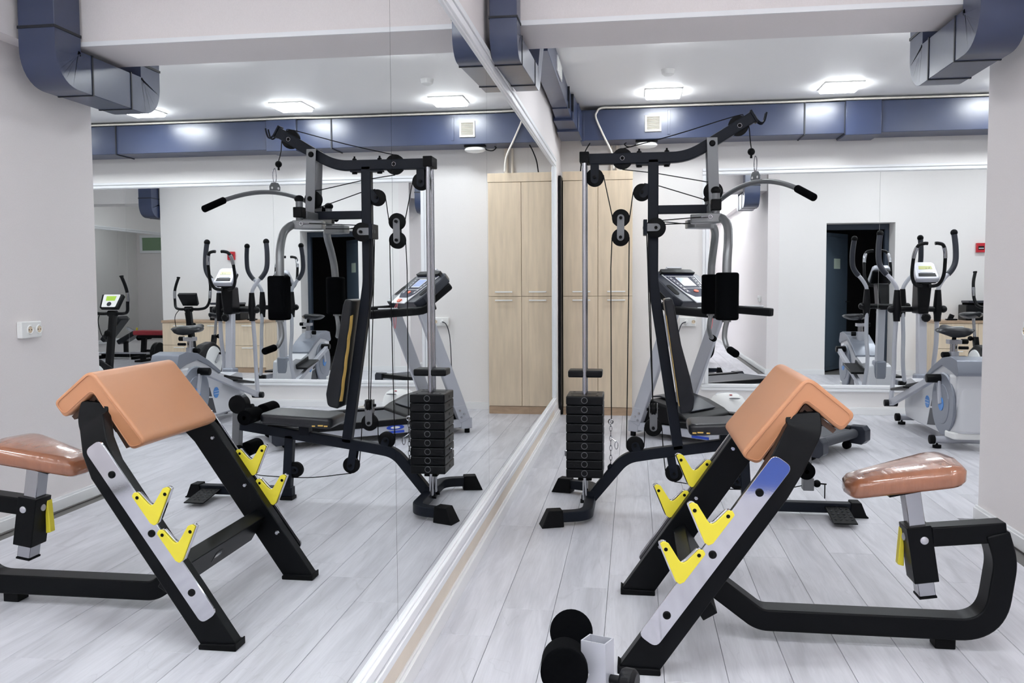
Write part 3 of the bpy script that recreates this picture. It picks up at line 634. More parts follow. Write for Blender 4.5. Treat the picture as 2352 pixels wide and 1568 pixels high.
# seat post in its sleeve
PX = Matrix.Rotation(math.radians(-9), 3, 'Y'); pc = V((1.634, YC, 0.33)); ax = PX @ V((0, 0, 1))
part('seat_post', MB().box(pc + ax * 0.03, (0.052, 0.062, 0.37), PX), 'chrome', pb, bev=0.003, label='chromed square seat post')
part('post_cap', MB().box(pc - ax * 0.1585, (0.056, 0.066, 0.007), PX), 'rubber', pb)
slv = part('sleeve', MB().box(pc - ax * 0.01, (0.078, 0.09, 0.19), PX), 'black_steel', pb, bev=0.003)
part('lock_knob', MB().lathe([(0.013, 0), (0.013, 0.003), (0.008, 0.006)], pc + V((0.004, -0.045, 0.04)), (0, -1, 0), 16), 'brushed', slv)
part('lock_knob', MB().lathe([(0.013, 0), (0.013, 0.003), (0.008, 0.006)], pc + PX @ V((-0.0392, 0.0, 0.045)), (-1, 0, 0), 16), 'brushed', slv)
part('release_lever', MB().prism([(-0.010, 0.055), (0.0, 0.06), (0.002, -0.075), (-0.018, -0.07), (-0.015, -0.02)], YC + 0.02, YC + 0.05, 'y'), 'yellow', slv, bev=0.003).location = (pc.x - 0.040, 0, pc.z + 0.005)
# wrapped seat: wedge seen from above, tilted up towards the back
def seat_pad(z0, z1, g=0.0):
    out = fil2([(1.400 - g, YC - 0.075 - g), (1.732 + g, YC - 0.165 - g), (1.752 + g, YC), (1.732 + g, YC + 0.165 + g), (1.400 - g, YC + 0.075 + g), (1.392 - g, YC)], [0.035, 0.05, 0.1, 0.05, 0.035, 0.1], 5)
    tilt = lambda x: (x - 1.40) * 0.225
    n = len(out); mb = MB(); rings = []
    for ins, z in ((0.012, z0), (0.0, z0 + 0.012), (0.0, z1 - 0.018), (0.012, z1 - 0.004), (0.05, z1 + 0.004)):
        r = []
        for x, y in out:
            cx, cy = 1.57, YC; d = V((x - cx, y - cy, 0)); k = max(0.05, 1 - ins / d.length); xx, yy_ = cx + d.x * k, cy + d.y * k
            r.append((xx, yy_, z + tilt(xx)))
        rings.append(r)
    vs = [p for r in rings for p in r]; fs = []
    for i in range(len(rings) - 1):
        for j in range(n): fs.append((i * n + j, i * n + (j + 1) % n, (i + 1) * n + (j + 1) % n, (i + 1) * n + j))
    fs += [list(range(n))[::-1], [(len(rings) - 1) * n + j for j in range(n)]]
    return mb.add(vs, fs)
sp = part('seat', seat_pad(0.505, 0.566), 'tan_wrapped', pb, label='brown vinyl seat wrapped in clear plastic film', ang=60)
part('seat_plate', MB().box((1.60, YC, 0.536), (0.16, 0.11, 0.012), Matrix.Rotation(-0.222, 3, 'Y')), 'black_steel', pb)

# ================================================================== MULTI GYM
GY = 4.64
gym = thing('multi_gym', 'dark steel multi gym with weight stack and lat bar beside the mirror', 'gym machine', (0.9, GY, 0))
def G(x, z, dy=0): return V((x, GY + dy, z))
TW = 0.05
# floor base, left end: a yoke with two feet
for s in (-1, 1):
    path = fillet([(0.455, GY, 0.048), (0.455, GY + s * 0.315, 0.048), (0.285, GY + s * 0.365, 0.048)], [0, 0.13, 0], 12)
    part('base_yoke', MB().sweep(path, 0.052, 0.055, (0, 0, 1)), 'gym_steel', gym, bev=0.004)
    d = (V((0.285, GY + s * 0.365, 0)) - V((0.455, GY + s * 0.315, 0))).normalized(); e = V((0.285, GY + s * 0.365, 0)); n = V((-d.y, d.x, 0)); mb = MB()
    ps = []
    for a, w0, zz in ((-0.045, 0.034, 0.084), (0.028, 0.034, 0.084)): ps += [e + d * a + n * w0 + V((0, 0, zz)), e + d * a - n * w0 + V((0, 0, zz))]
    for a, w0, zz in ((-0.05, 0.037, 0.008), (0.062, 0.046, 0.008), (-0.05, 0.037, 0.0), (0.066, 0.048, 0.0)): ps += [e + d * a + n * w0 + V((0, 0, zz)), e + d * a - n * w0 + V((0, 0, zz))]
    mb.add(ps, [(0, 1, 3, 2), (0, 4, 5, 1), (2, 3, 7, 6), (0, 2, 6, 4), (1, 5, 7, 3), (4, 8, 9, 5), (6, 7, 11, 10), (4, 6, 10, 8), (5, 9, 11, 7), (8, 10, 11, 9)])
    part('foot_cap', mb, 'rubber', gym, bev=0.004)
for y in (-0.045, 0.045): part('bolt', MB().cyl((0.424, GY + y, 0.05), (0.405, GY + y, 0.05), 0.012, 8), 'rubber', gym)
# main beam
mbp = fillet([(0.462, GY, 0.062), (0.645, GY, 0.285), (0.80, GY, 0.312), (1.555, GY, 0.425)], [0, 0.16, 0.3, 0], 12)
part('main_beam', MB().sweep(mbp, TW, 0.058, (0, 1, 0)), 'gym_steel', gym, bev=0.004)
part('joint_plate', MB().bb(0.44, 0.475, GY - 0.032, GY + 0.032, 0.02, 0.10), 'gym_steel', gym, bev=0.003)
# front support and floor bar
part('front_leg', MB().sweep([(1.262, GY, 0.372), (1.285, GY, 0.05)], TW, 0.05, (0, 1, 0)), 'gym_steel', gym, bev=0.004)
part('floor_bar', MB().bb(1.25, 1.85, GY - 0.027, GY + 0.027, 0.02, 0.072), 'gym_steel', gym, bev=0.004)
part('foot_cap', MB().prism([(1.81, 0.08), (1.858, 0.08), (1.885, 0.012), (1.895, 0.006), (1.895, 0.0), (1.80, 0.0), (1.80, 0.006)], GY - 0.04, GY + 0.04), 'rubber', gym, bev=0.004)
part('rubber_foot', MB().bb(1.245, 1.32, GY - 0.035, GY + 0.035, 0.0, 0.02), 'rubber', gym, bev=0.003)
fp = part('foot_plate', MB().box((1.735, GY - 0.13, 0.038), (0.115, 0.22, 0.006), Matrix.Rotation(math.radians(8), 3, 'X')), 'rubber', gym, bev=0.001)
for i in range(4):
    for j in range(5): part('tread', MB().box((1.695 + 0.027 * i, GY - 0.06 - 0.034 * j, 0.0425 + 0.0048 * (2 - j) + 0.001), (0.014, 0.004, 0.002), Matrix.Rotation(0.7 if (i + j) % 2 else -0.7, 3, 'Z')), 'plastic_dark', fp)
# upright and top beam
up = fillet([(0.925, GY, 0.335), (0.787, GY, 1.235), (0.787, GY, 1.875)], [0, 0.5, 0], 10)
part('upright', MB().sweep(up, TW, 0.055, (0, 1, 0)), 'gym_steel', gym, bev=0.004)
top = fillet([(0.448, GY, 1.882), (0.965, GY, 1.882), (1.295, GY, 2.078)], [0, 0.3, 0], 14)
part('top_beam', MB().sweep(top, TW, 0.056, (0, 1, 0)), 'gym_steel', gym, bev=0.004)
jp = part('joint_plate', MB().bb(0.695, 0.875, GY - 0.028, GY + 0.028, 1.845, 1.853), 'gym_steel', gym)
for x in (0.713, 0.857):
    part('bolt', MB().lathe([(0.013, 0), (0.013, 0.007), (0.006, 0.013), (0.005, 0.022)], (x, GY, 1.9105), (0, 0, 1), 10), 'rubber', gym)
    part('bolt', MB().lathe([(0.015, 0), (0.015, 0.009)], (x, GY, 1.8445), (0, 0, -1), 8), 'rubber', gym)
part('rod_cap', MB().bb(0.402, 0.452, GY - 0.075, GY + 0.055, 1.858, 1.915), 'rubber', gym, bev=0.004)
for y in (-0.055, 0.03): part('guide_rod', MB().cyl((0.428, GY + y, 0.06), (0.428, GY + y, 1.86), 0.0125, 16), 'chrome', gym)
part('stack_rod', MB().cyl((0.428, GY - 0.012, 0.19), (0.428, GY - 0.012, 0.80), 0.009, 12), 'chrome', gym)
hk = MB()
for s in (-0.018, 0.018): hk.tube(smooth([(1.300, GY + s, 2.088), (1.318, GY + s, 2.058), (1.338, GY + s, 2.045), (1.352, GY + s, 2.058), (1.362, GY + s, 2.098)]), 0.005, 8)
part('bar_hook', hk, 'gym_steel', gym)
part('end_plate', MB().box((1.298, GY, 2.080), (0.012, 0.06, 0.07), Matrix.Rotation(math.radians(-30), 3, 'Y')), 'gym_steel', gym, bev=0.002)
# weight stack
SY0, SY1, SX0, SX1 = 4.512, 4.748, 0.333, 0.527; sy = (SY0 + SY1) / 2; sx = (SX0 + SX1) / 2
proto = None
for k in range(9):
    z = 0.217 + 0.0486 * k
    mb = MB(); mb.bb(-(SX1 - SX0) / 2, (SX1 - SX0) / 2, -(SY1 - SY0) / 2, (SY1 - SY0) / 2, -0.0233, 0.0233)
    if proto is None:
        proto = part('weight_plate', mb, 'plate_black', None, bev=0.006, seg=3); proto.parent = gym; p = proto
        ring = part('pin_ring', MB().torus((0, 0, 0), (0, 1, 0), 0.0155, 0.0016, 24, 6), 'gym_grey', None); ring.parent = p; ring.location = (0, -(SY1 - SY0) / 2, 0.002)
        slot = part('side_slot', MB().bb(-0.001, 0.003, -0.011, 0.011, -0.007, 0.007), 'rubber', None); slot.parent = p; slot.location = (-(SX1 - SX0) / 2, 0, 0)
    else:
        p = inst(proto, 'weight_plate', gym, (0, 0, 0)); r_ = inst(ring, 'pin_ring', p, ring.location); s_ = inst(slot, 'side_slot', p, slot.location)
    p.location = (sx - 0.9, sy - GY, z)
tp = MB()
for dx, dy in ((-0.065, -0.075), (0.065, -0.075), (-0.065, 0.075), (0.065, 0.075)): tp.cyl((sx + dx, sy + dy, 0.6295), (sx + dx, sy + dy, 0.6303), 0.007, 10)
tp.bb(sx - 0.08, sx + 0.06, sy - 0.004, sy + 0.004, 0.6295, 0.6303)
part('top_marks', tp, 'rubber', gym)
part('selector_pin', MB().tube(fillet([(SX0 + 0.002, sy, 0.315), (SX0 - 0.014, sy, 0.315), (SX0 - 0.014, sy + 0.012, 0.285)], 0.006, 4), 0.004, 8), 'chrome', gym)
part('stack_collar', MB().bb(0.392, 0.466, sy - 0.055, sy + 0.055, 0.166, 0.1935), 'rubber', gym, bev=0.004)
part('top_plate', MB().bb(0.339, 0.521, 4.575, 4.70, 0.722, 0.760), 'plate_black', gym, bev=0.008, seg=3)
# pulleys
def pulley(x, z, r=0.047, dy=0, axis=(0, 1, 0), brk=None):
    c = G(x, z, dy); a = V(axis)
    p = part('pulley', MB().lathe([(r * 0.25, -0.014), (r * 0.9, -0.012), (r, -0.010), (r * 0.93, 0), (r, 0.010), (r * 0.9, 0.012), (r * 0.25, 0.014)], c, axis, 32), 'pulley', gym)
    part('axle', MB().cyl(c - a * 0.036, c + a * 0.03, 0.0085, 12), 'rubber', p)
    return p
def strap(x0, z0, x1, z1, hw, dy, m='gym_steel', t=0.004, nm='bracket'):
    a, b_ = V((x0, 0, z0)), V((x1, 0, z1)); d = (b_ - a).normalized(); n = V((-d.z, 0, d.x)); poly = []
    for k in range(9): q = PI / 2 + PI * k / 8; poly.append(a + (n * math.sin(q) * 1 + d * math.cos(q)) * hw)
    for k in range(9): q = -PI / 2 + PI * k / 8; poly.append(b_ + (n * math.sin(q) + d * math.cos(q)) * hw)
    mb = MB()
    for s in (-1, 1): mb.prism([(q.x, q.z) for q in poly], GY + dy + s * 0.019 - t / 2, GY + dy + s * 0.019 + t / 2)
    return part(nm, mb, m, gym, bev=0.0008)
def ringbolt(x, z, dy=-0.0285): return part('ring_bolt', MB().torus(G(x, z, dy), (0, 1, 0), 0.0105, 0.0022, 20, 8), 'chrome', gym)
part('pulley', MB().lathe([(0.01, -0.012), (0.055, -0.010), (0.051, 0), (0.055, 0.010), (0.01, 0.012)], G(0.625, 1.882), (0, 1, 0), 32), 'pulley', gym); ringbolt(0.625, 1.882)
part('pulley', MB().lathe([(0.01, -0.012), (0.052, -0.010), (0.048, 0), (0.052, 0.010), (0.01, 0.012)], G(1.222, 2.036), (0, 1, 0), 32), 'pulley', gym); ringbolt(1.226, 2.033)
for x, z in ((0.625, 1.882), (1.226, 2.033)): part('axle', MB().cyl(G(x, z, -0.031), G(x, z, -0.026), 0.009, 12), 'rubber', gym)
pulley(0.479, 1.786, 0.048); strap(0.479, 1.85, 0.479, 1.775, 0.022, 0)
pulley(0.728, 1.703, 0.046); strap(0.76, 1.725, 0.735, 1.695, 0.022, 0)
pulley(0.6175, 1.570, 0.047); pulley(0.6165, 1.468, 0.047); strap(0.6175, 1.570, 0.6165, 1.468, 0.019, 0, 'gym_grey', nm='pulley_link')
pulley(0.800, 1.512, 0.052, -0.06); strap(0.752, 1.514, 0.803, 1.514, 0.02, -0.06, 'gym_grey')
part('bracket', MB().bb(0.735, 0.755, GY - 0.09, GY + 0.03, 1.475, 1.555), 'gym_steel', gym, bev=0.003)
pulley(0.792, 0.451, 0.047); strap(0.793, 0.452, 0.793, 0.515, 0.02, 0, 'gym_grey')
fk = pulley(0.7925, 0.548, 0.034, 0, (1, 0, 0)); part('bracket', MB().bb(0.770, 0.774, GY - 0.02, GY + 0.02, 0.51, 0.58).bb(0.811, 0.815, GY - 0.02, GY + 0.02, 0.51, 0.58).bb(0.770, 0.815, GY - 0.02, GY + 0.02, 0.508, 0.513), 'gym_grey', gym)
pulley(0.696, 0.354, 0.047); strap(0.712, 0.305, 0.698, 0.35, 0.022, 0)
pulley(0.903, 0.207, 0.047); strap(0.885, 0.30, 0.903, 0.20, 0.022, 0)
pulley(1.232, 0.172, 0.044); strap(1.27, 0.172, 1.232, 0.172, 0.022, 0)
pulley(1.097, 1.70, 0.050)
# swing bracket (grey), mid arm and press arms
for s in (-1, 1):
    part('hanger_plate', MB().prism([(1.058, 1.972), (1.112, 1.972), (1.128, 1.575), (1.074, 1.575)], GY + s * 0.052 - 0.003, GY + s * 0.052 + 0.003), 'gym_grey', gym, bev=0.001)
part('hanger_cap', MB().bb(1.058, 1.112, GY - 0.048, GY + 0.048, 1.966, 1.973), 'gym_steel', gym)
part('bolt', MB().lathe([(0.016, 0), (0.016, 0.003), (0.010, 0.009)], (1.086, GY - 0.055, 1.942), (0, -1, 0), 16), 'rubber', gym)
part('bolt', MB().lathe([(0.014, 0), (0.014, 0.003), (0.009, 0.008)], (1.098, GY - 0.055, 1.70), (0, -1, 0), 16), 'rubber', gym)
part('mid_arm', MB().bb(0.812, 1.085, GY - 0.025, GY + 0.025, 1.588, 1.632), 'gym_steel', gym, bev=0.003)
part('cross_head', MB().bb(1.062, 1.112, GY - 0.19, GY + 0.19, 1.578, 1.622), 'gym_grey', gym, bev=0.003)
for s in (-1, 1):
    py = GY + s * 0.225
    part('pivot_clamp', MB().bb(1.066, 1.116, py - 0.03, py + 0.03, 1.583, 1.638), 'rubber', gym, bev=0.004)
    part('pivot_post', MB().cyl((1.091, py, 1.53), (1.091, py, 1.672), 0.019, 16), 'gym_grey', gym)
    part('pivot_knob', MB().ball((1.091, py, 1.682), 0.026, sz=0.8), 'rubber', gym)
    # cam plate
    cam_ = [(0.965, py + s * 0.0), (0.975, py - s * 0.08), (1.02, py - s * 0.105), (1.10, py - s * 0.06), (1.125, py), (1.115, py + s * 0.05), (1.05, py + s * 0.055)]
    part('cam', MB().prism(fil2(cam_, 0.02, 4), 1.522, 1.566, 'z'), 'gym_silver', gym, bev=0.003)
    arm = smooth([(1.085, py, 1.545), (1.118, py + s * 0.04, 1.540), (1.138, py + s * 0.10, 1.500), (1.136, py + s * 0.155, 1.42), (1.128, py + s * 0.185, 1.32), (1.124, py + s * 0.198, 1.15), (1.126, py + s * 0.204, 1.035)], 6)
    part('press_arm', MB().tube(arm, 0.0215, 16), 'gym_silver', gym)
    part('foam_pad', MB().prism(fil2([(1.074, py + s * 0.200 - 0.05), (1.182, py + s * 0.200 - 0.05), (1.182, py + s * 0.200 + 0.05), (1.074, py + s * 0.200 + 0.05)], 0.042, 6), 1.045, 1.272, 'z'), 'foam', gym, bev=0.012, seg=3)
    hp = smooth([(1.128, py + s * 0.205, 1.04), (1.120, py + s * 0.202, 1.0), (1.118, py + s * 0.205, 0.955), (1.130, py + s * 0.225, 0.915), (1.140, py + s * 0.25, 0.905)], 6)
    part('press_handle', MB().tube(hp, 0.0125, 12), 'gym_silver', gym)
    part('hand_grip', MB().rcyl((1.138, py + s * 0.245, 0.906), (1.158, py + s * 0.335, 0.892), 0.018, 0.008), 'foam', gym)
    part('cable_eye', MB().torus((1.06, py + s * 0.056, 1.548), (0, 1, 0), 0.009, 0.003, 14, 6).cyl((1.048, py + s * 0.056, 1.548), (1.015, py + s * 0.056, 1.548), 0.004, 8), 'chrome', gym)
# lat bar with its hanger
LC = V((1.305, 4.60, 1.752)); LD = V((0.218, -0.416, 0)); n_ = LD.normalized()
bar = []
for k in range(-14, 15):
    q = k / 14; bar.append(LC + LD * q * 0.985 + V((0, 0, -0.012 - 0.125 * abs(q) ** 1.9)))
part('lat_bar', MB().tube(bar[2:-2], 0.0125, 14), 'gym_grey', gym)
for a, b_ in ((bar[4], bar[0]), (bar[-5], bar[-1])): part('hand_grip', MB().rcyl(a, b_, 0.0185, 0.008), 'foam', gym)
hp = MB()
pl = [(-0.034, -0.012), (0.034, -0.012), (0.036, 0.02), (0.022, 0.042), (-0.022, 0.042), (-0.036, 0.02)]
pl = fil2(pl, 0.008, 3)
mb = MB(); mb.add([LC + n_ * a + V((n_.y, -n_.x, 0)) * t_ + V((0, 0, z_)) for t_ in (-0.003, 0.003) for a, z_ in pl], [list(range(len(pl)))[::-1], list(range(len(pl), 2 * len(pl)))] + [(i, (i + 1) % len(pl), len(pl) + (i + 1) % len(pl), len(pl) + i) for i in range(len(pl))])
part('bar_plate', mb, 'gym_grey', gym)
mb = MB()
for a in (-0.022, 0.022): mb.cyl(LC + n_ * a + V((n_.y, -n_.x, 0)) * 0.0036 + V((0, 0, 0.012)), LC + n_ * a - V((n_.y, -n_.x, 0)) * 0.0036 + V((0, 0, 0.012)), 0.007, 12)
part('plate_hole', mb, 'plastic_white', gym)
CX = LC + V((0, 0, 0.085))
part('carabiner', MB().torus(CX + V((0, 0, -0.005)), (n_.y, -n_.x, 0), 0.032, 0.0032, 24, 8, (0.38, 1.25), (n_.x, n_.y, 0)), 'chrome', gym)
part('cable_ball', MB().ball(LC + V((-0.02, 0.01, 0.145)), 0.019).cyl(LC + V((-0.02, 0.01, 0.112)), LC + V((-0.02, 0.01, 0.13)), 0.006, 10), 'rubber', gym)
# cables
def cbl(pts, r=0.0028): return part('cable', MB().tube([V(p) for p in pts], r, 6), 'cable', gym)
cb0 = LC + V((-0.02, 0.01, 0.16))
cbl(smooth([cb0, (1.282, GY, 1.97), (1.274, GY, 2.036), (1.25, GY, 2.082), (1.205, GY, 2.086), (0.90, GY, 2.0), (0.64, GY, 1.938), (0.605, GY, 1.934)], 4))
cbl([(0.625, GY, 1.826), (0.80, GY, 1.803), (1.06, GY, 1.752), (1.097, GY, 1.75)])
cbl([(1.097, GY, 1.65), (1.06, GY, 1.657), (0.82, GY, 1.735), (0.74, GY, 1.75)])
cbl(smooth([(0.685, GY, 1.71), (0.68, GY, 1.69), (0.665, GY, 1.58), (0.655, GY, 1.545), (0.6175, GY, 1.522), (0.58, GY, 1.545), (0.572, GY, 1.58), (0.53, GY, 1.775), (0.526, GY, 1.80)], 4))
cbl([(0.571, GY, 1.468), (0.565, GY, 1.30), (0.569, GY, 0.49)])
cbl([(0.662, GY, 1.468), (0.660, GY, 1.2), (0.650, GY, 0.36)])
cbl([(0.438, GY, 1.80), (0.434, GY - 0.012, 1.70), (0.432, GY - 0.012, 0.80)], 0.0025)
cbl(smooth([(0.650, GY, 0.36), (0.655, GY, 0.33), (0.696, GY, 0.306), (0.738, GY, 0.335), (0.745, GY, 0.37), (0.746, GY, 0.45)], 4))
cbl([(0.838, GY, 0.45), (0.846, GY, 0.32), (0.857, GY, 0.22), (0.87, GY, 0.175)])
cbl(smooth([(0.905, GY, 0.158), (0.95, GY, 0.153), (1.10, GY, 0.132), (1.232, GY, 0.126), (1.45, GY, 0.133), (1.565, GY, 0.155)], 4))
for dy, x in ((-0.055, 0.002), (0.02, -0.004)): cbl([(0.758 + x, GY + dy, 1.49), (0.775 + x, GY + dy * 0.6, 1.0), (0.790, GY + dy * 0.4, 0.575)])
cbl([(0.83, GY - 0.06, 1.55), (1.015, GY - 0.278, 1.548)]); cbl([(0.845, GY - 0.055, 1.53), (1.0, GY - 0.12, 1.53)]); cbl([(0.83, GY + 0.02, 1.55), (1.015, GY + 0.278, 1.548)])
# chain
mb = MB(); z = 0.478
for k in range(9):
    mb.torus((0.566, GY, z - 0.012), (0, 1, 0) if k % 2 else (1, 0, 0), 0.0125, 0.0024, 16, 6, (0.5, 1.3) if k % 2 else (0.5, 1.3), (1, 0, 0) if k % 2 else (0, 1, 0)); z -= 0.0265
part('chain', mb, 'chrome', gym)
part('snap_hook', MB().torus((0.566, GY, 0.478), (0, 1, 0), 0.012, 0.004, 16, 8).cyl((0.567, GY, 0.39), (0.592, GY - 0.006, 0.372), 0.0025, 8).torus((0.596, GY - 0.006, 0.35), (0, 1, 0), 0.017, 0.003, 16, 6, (0.5, 1.2), (1, 0, 0)), 'chrome', gym)
part('chain_lug', MB().prism(fil2([(0.548, 0.235), (0.562, 0.25), (0.585, 0.235), (0.60, 0.205), (0.55, 0.19)], 0.006, 3), GY - 0.006, GY + 0.006), 'gym_steel', gym)
# backrest and seat
PB = Matrix.Rotation(math.radians(-8.4), 3, 'Y')
def slab(c, w, t, l, R, e):
    """rounded cushion: w along y, t thickness (x), l length (z)"""
    poly = fil2([(-w / 2, -l / 2), (w / 2, -l / 2), (w / 2, l / 2), (-w / 2, l / 2)], e, 6); mb = MB()
    mb.add([V(c) + R @ V((x, p[0], p[1])) for x in (-t / 2, t / 2) for p in poly], [list(range(len(poly)))[::-1], list(range(len(poly), 2 * len(poly)))] + [(i, (i + 1) % len(poly), len(poly) + (i + 1) % len(poly), len(poly) + i) for i in range(len(poly))]); return mb
bprof = fil2([(-0.024, -0.30), (0.040, -0.295), (0.058, -0.23), (0.052, -0.12), (0.030, 0.06), (0.024, 0.27), (0.016, 0.305), (-0.024, 0.305)], [0.012, 0.03, 0.05, 0.1, 0.1, 0.03, 0.012, 0.012], 5)
BC = V((0.910, GY, 0.842))
bp_ = [BC + PB @ V((x, 0, z)) for x, z in bprof]
bk = part('backrest', MB().prism([(q.x, q.z) for q in bp_], GY - 0.125, GY + 0.125), 'black_vinyl', gym, bev=0.014, seg=4)
part('torn_edge', MB().sweep(smooth([BC + PB @ V((-0.0242, -0.098 + 0.006 * (k % 2), -0.26 + 0.06 * k)) for k in range(9)], 3), 0.002, 0.046, (1, 0, 0)), 'torn_foam', bk, label='yellow foam showing through the torn backrest edge')
seat = slab((1.185, GY, 0.463), 0.27, 0.058, 0.41, Matrix.Rotation(math.radians(90), 3, 'Y') @ Matrix.Rotation(0.0, 3, 'X'), 0.05)
st_ = part('seat', slab((1.182, GY, 0.470), 0.27, 0.062, 0.42, Matrix.Rotation(math.radians(87), 3, 'Y'), 0.045), 'grey_vinyl', gym, bev=0.018, seg=4)
mb = MB()
for k, (a, l) in enumerate(((0.0, 0.02), (0.03, 0.03), (0.07, 0.018))): mb.box((1.0 + a, GY - 0.1355, 0.447 + 0.003 * (k % 2)), (l, 0.003, 0.007))
part('torn_edge', mb, 'torn_foam', st_)
part('seat_bracket', MB().bb(1.14, 1.20, GY - 0.03, GY + 0.03, 0.375, 0.436), 'gym_steel', gym, bev=0.003)
part('seat_frame', MB().bb(0.985, 1.37, GY - 0.06, GY + 0.06, 0.428, 0.437), 'rubber', gym)
# leg developer
part('leg_lever', MB().sweep([(1.572, GY, 0.545), (1.592, GY, 0.19)], 0.05, 0.045, (0, 1, 0)), 'gym_grey', gym, bev=0.003)
part('lever_hub', MB().lathe([(0.05, -0.034), (0.053, -0.03), (0.053, 0.03), (0.05, 0.034)], (1.565, GY, 0.545), (0, 1, 0), 28), 'rubber', gym)
part('hub_guard', MB().prism(fil2([(1.53, 0.585), (1.545, 0.60), (1.585, 0.60), (1.535, 0.49), (1.515, 0.50)], 0.01, 3), GY - 0.03, GY + 0.03), 'plastic_dark', gym)
for x, z in ((1.445, 0.496), (1.552, 0.272)):
    part('roller_axle', MB().cyl((x, GY - 0.20, z), (x, GY + 0.20, z), 0.011, 12), 'chrome', gym)
    for s in (-1, 1): part('foam_roller', MB().rcyl((x, GY + s * 0.035, z), (x, GY + s * 0.20, z), 0.043, 0.01, 28), 'foam', gym)
part('roller_arm', MB().sweep([(1.445, GY, 0.49), (1.56, GY, 0.425)], 0.03, 0.03, (0, 1, 0)), 'gym_steel', gym)
part('lever_tip', MB().bb(1.568, 1.622, GY - 0.03, GY + 0.03, 0.135, 0.20), 'gym_grey', gym, bev=0.003)
part('cable_stop', MB().ball((1.642, GY, 0.168), 0.02).cyl((1.655, GY, 0.168), (1.69, GY, 0.166), 0.004, 8).cyl((1.682, GY, 0.166), (1.682, GY, 0.09), 0.003, 8), 'rubber', gym)

# ================================================================== TREADMILL (local x runs from its front to its rear)
tm = thing('treadmill', 'silver and black motor treadmill with sloping console near the lockers', 'treadmill', (0.67, 6.95, 0), math.radians(-37))
TWD = 0.68
part('front_bar', MB().bb(-0.02, 0.08, -0.02, TWD + 0.02, 0.035, 0.125), 'silver_paint', tm, bev=0.006)
for b_ in (0.0, TWD):
    s = 1 if b_ else -1
    part('side_frame', MB().bb(0.08, 1.52, b_ - 0.02, b_ + 0.02, 0.05, 0.115), 'silver_paint', tm, bev=0.004)
    part('foot_rail', MB().bb(0.40, 1.52, b_ - 0.03 - (0.03 if b_ else 0), b_ + 0.03 + (0 if b_ else 0.03), 0.116, 0.165), 'plastic_black', tm, bev=0.008)
    part('end_cap', MB().prism(fil2([(1.50, 0.045), (1.60, 0.04), (1.63, 0.07), (1.63, 0.145), (1.605, 0.175), (1.50, 0.172)], 0.008, 3), b_ - 0.045, b_ + 0.045), 'plastic_dark', tm, bev=0.005)
    part('wheel', MB().cyl((1.50, b_ - 0.015 - s * 0.06, 0.03), (1.50, b_ + 0.015 - s * 0.06, 0.03), 0.03, 20), 'rubber', tm)
    part('foot', MB().cyl((0.02, b_, 0.0), (0.02, b_, 0.035), 0.022, 16), 'rubber', tm)
    up_ = part('upright', MB().sweep([(0.045, b_, 0.10), (0.395, b_, 1.01)], 0.05, 0.105, (0, 1, 0)), 'silver_paint', tm, bev=0.008)
    part('upright_cover', MB().prism(fil2([(0.005, 0.12), (0.11, 0.12), (0.15, 0.225), (0.045, 0.235)], 0.006, 2), b_ - 0.029, b_ + 0.029), 'silver_paint', tm, bev=0.003)
    for a, z in ((0.06, 0.16), (0.10, 0.19), (0.085, 0.135)): part('bolt', MB().cyl((a, b_ - 0.029 * 1, z), (a, b_ - 0.034, z), 0.009, 10), 'chrome', up_)
    part('handrail', MB().sweep(fillet([(0.30, b_, 1.055), (0.42, b_, 1.015), (0.86, b_, 0.99)], 0.05, 5), 0.06, 0.065, (0, 1, 0)), 'plastic_black', tm, bev=0.012, seg=3)
    part('grip_pad', MB().bb(0.62, 0.78, b_ - 0.012, b_ + 0.012, 1.030, 1.042), 'plastic_silver', tm, bev=0.003)
    # maker sticker: lens shape over a bar
    mbs = MB(); yy = b_ + s * 0.0215
    lens = [(0.66 + 0.075 * math.cos(q), 0.098 + 0.024 * math.sin(q) * (1 if math.sin(q) > 0 else 0.75)) for q in [2 * PI * k / 24 for k in range(24)]]
    stk = part('sticker', MB().prism(lens, yy - 0.001, yy + 0.001).prism([(0.585, 0.055), (0.735, 0.055), (0.735, 0.074), (0.585, 0.074)], yy - 0.001, yy + 0.001), 'blue_deep', tm, label='blue maker sticker')
    part('sticker_emblem', MB().prism([(0.66 + 0.04 * math.cos(q), 0.099 + 0.0095 * math.sin(q)) for q in [2 * PI * k / 20 for k in range(20)]], yy - 0.0016 if s < 0 else yy + 0.001, yy - 0.001 if s < 0 else yy + 0.0016), 'plastic_white', stk)
part('belt', MB().bb(0.45, 1.53, 0.062, TWD - 0.062, 0.105, 0.150), 'belt', tm, bev=0.01)
part('rear_roller', MB().cyl((1.545, 0.05, 0.118), (1.545, TWD - 0.05, 0.118), 0.035, 20), 'belt', tm)
part('under_frame', MB().bb(0.10, 1.48, 0.06, TWD - 0.06, 0.06, 0.104), 'rubber', tm)
hood = [(0.02, 0.09), (0.03, 0.22), (0.07, 0.285), (0.16, 0.30), (0.32, 0.265), (0.46, 0.205), (0.52, 0.165), (0.52, 0.12), (0.02, 0.09)]
part('motor_hood', MB().prism(fil2(hood[:-1], 0.04, 5), 0.03, TWD - 0.03), 'plastic_black', tm, bev=0.03, seg=4)
part('hood_band', MB().sweep([(0.055, TWD / 2, 0.300), (0.16, TWD / 2, 0.312), (0.32, TWD / 2, 0.277), (0.46, TWD / 2, 0.217)], 0.34, 0.012, (0, 1, 0)), 'plastic_dark', tm, bev=0.004)
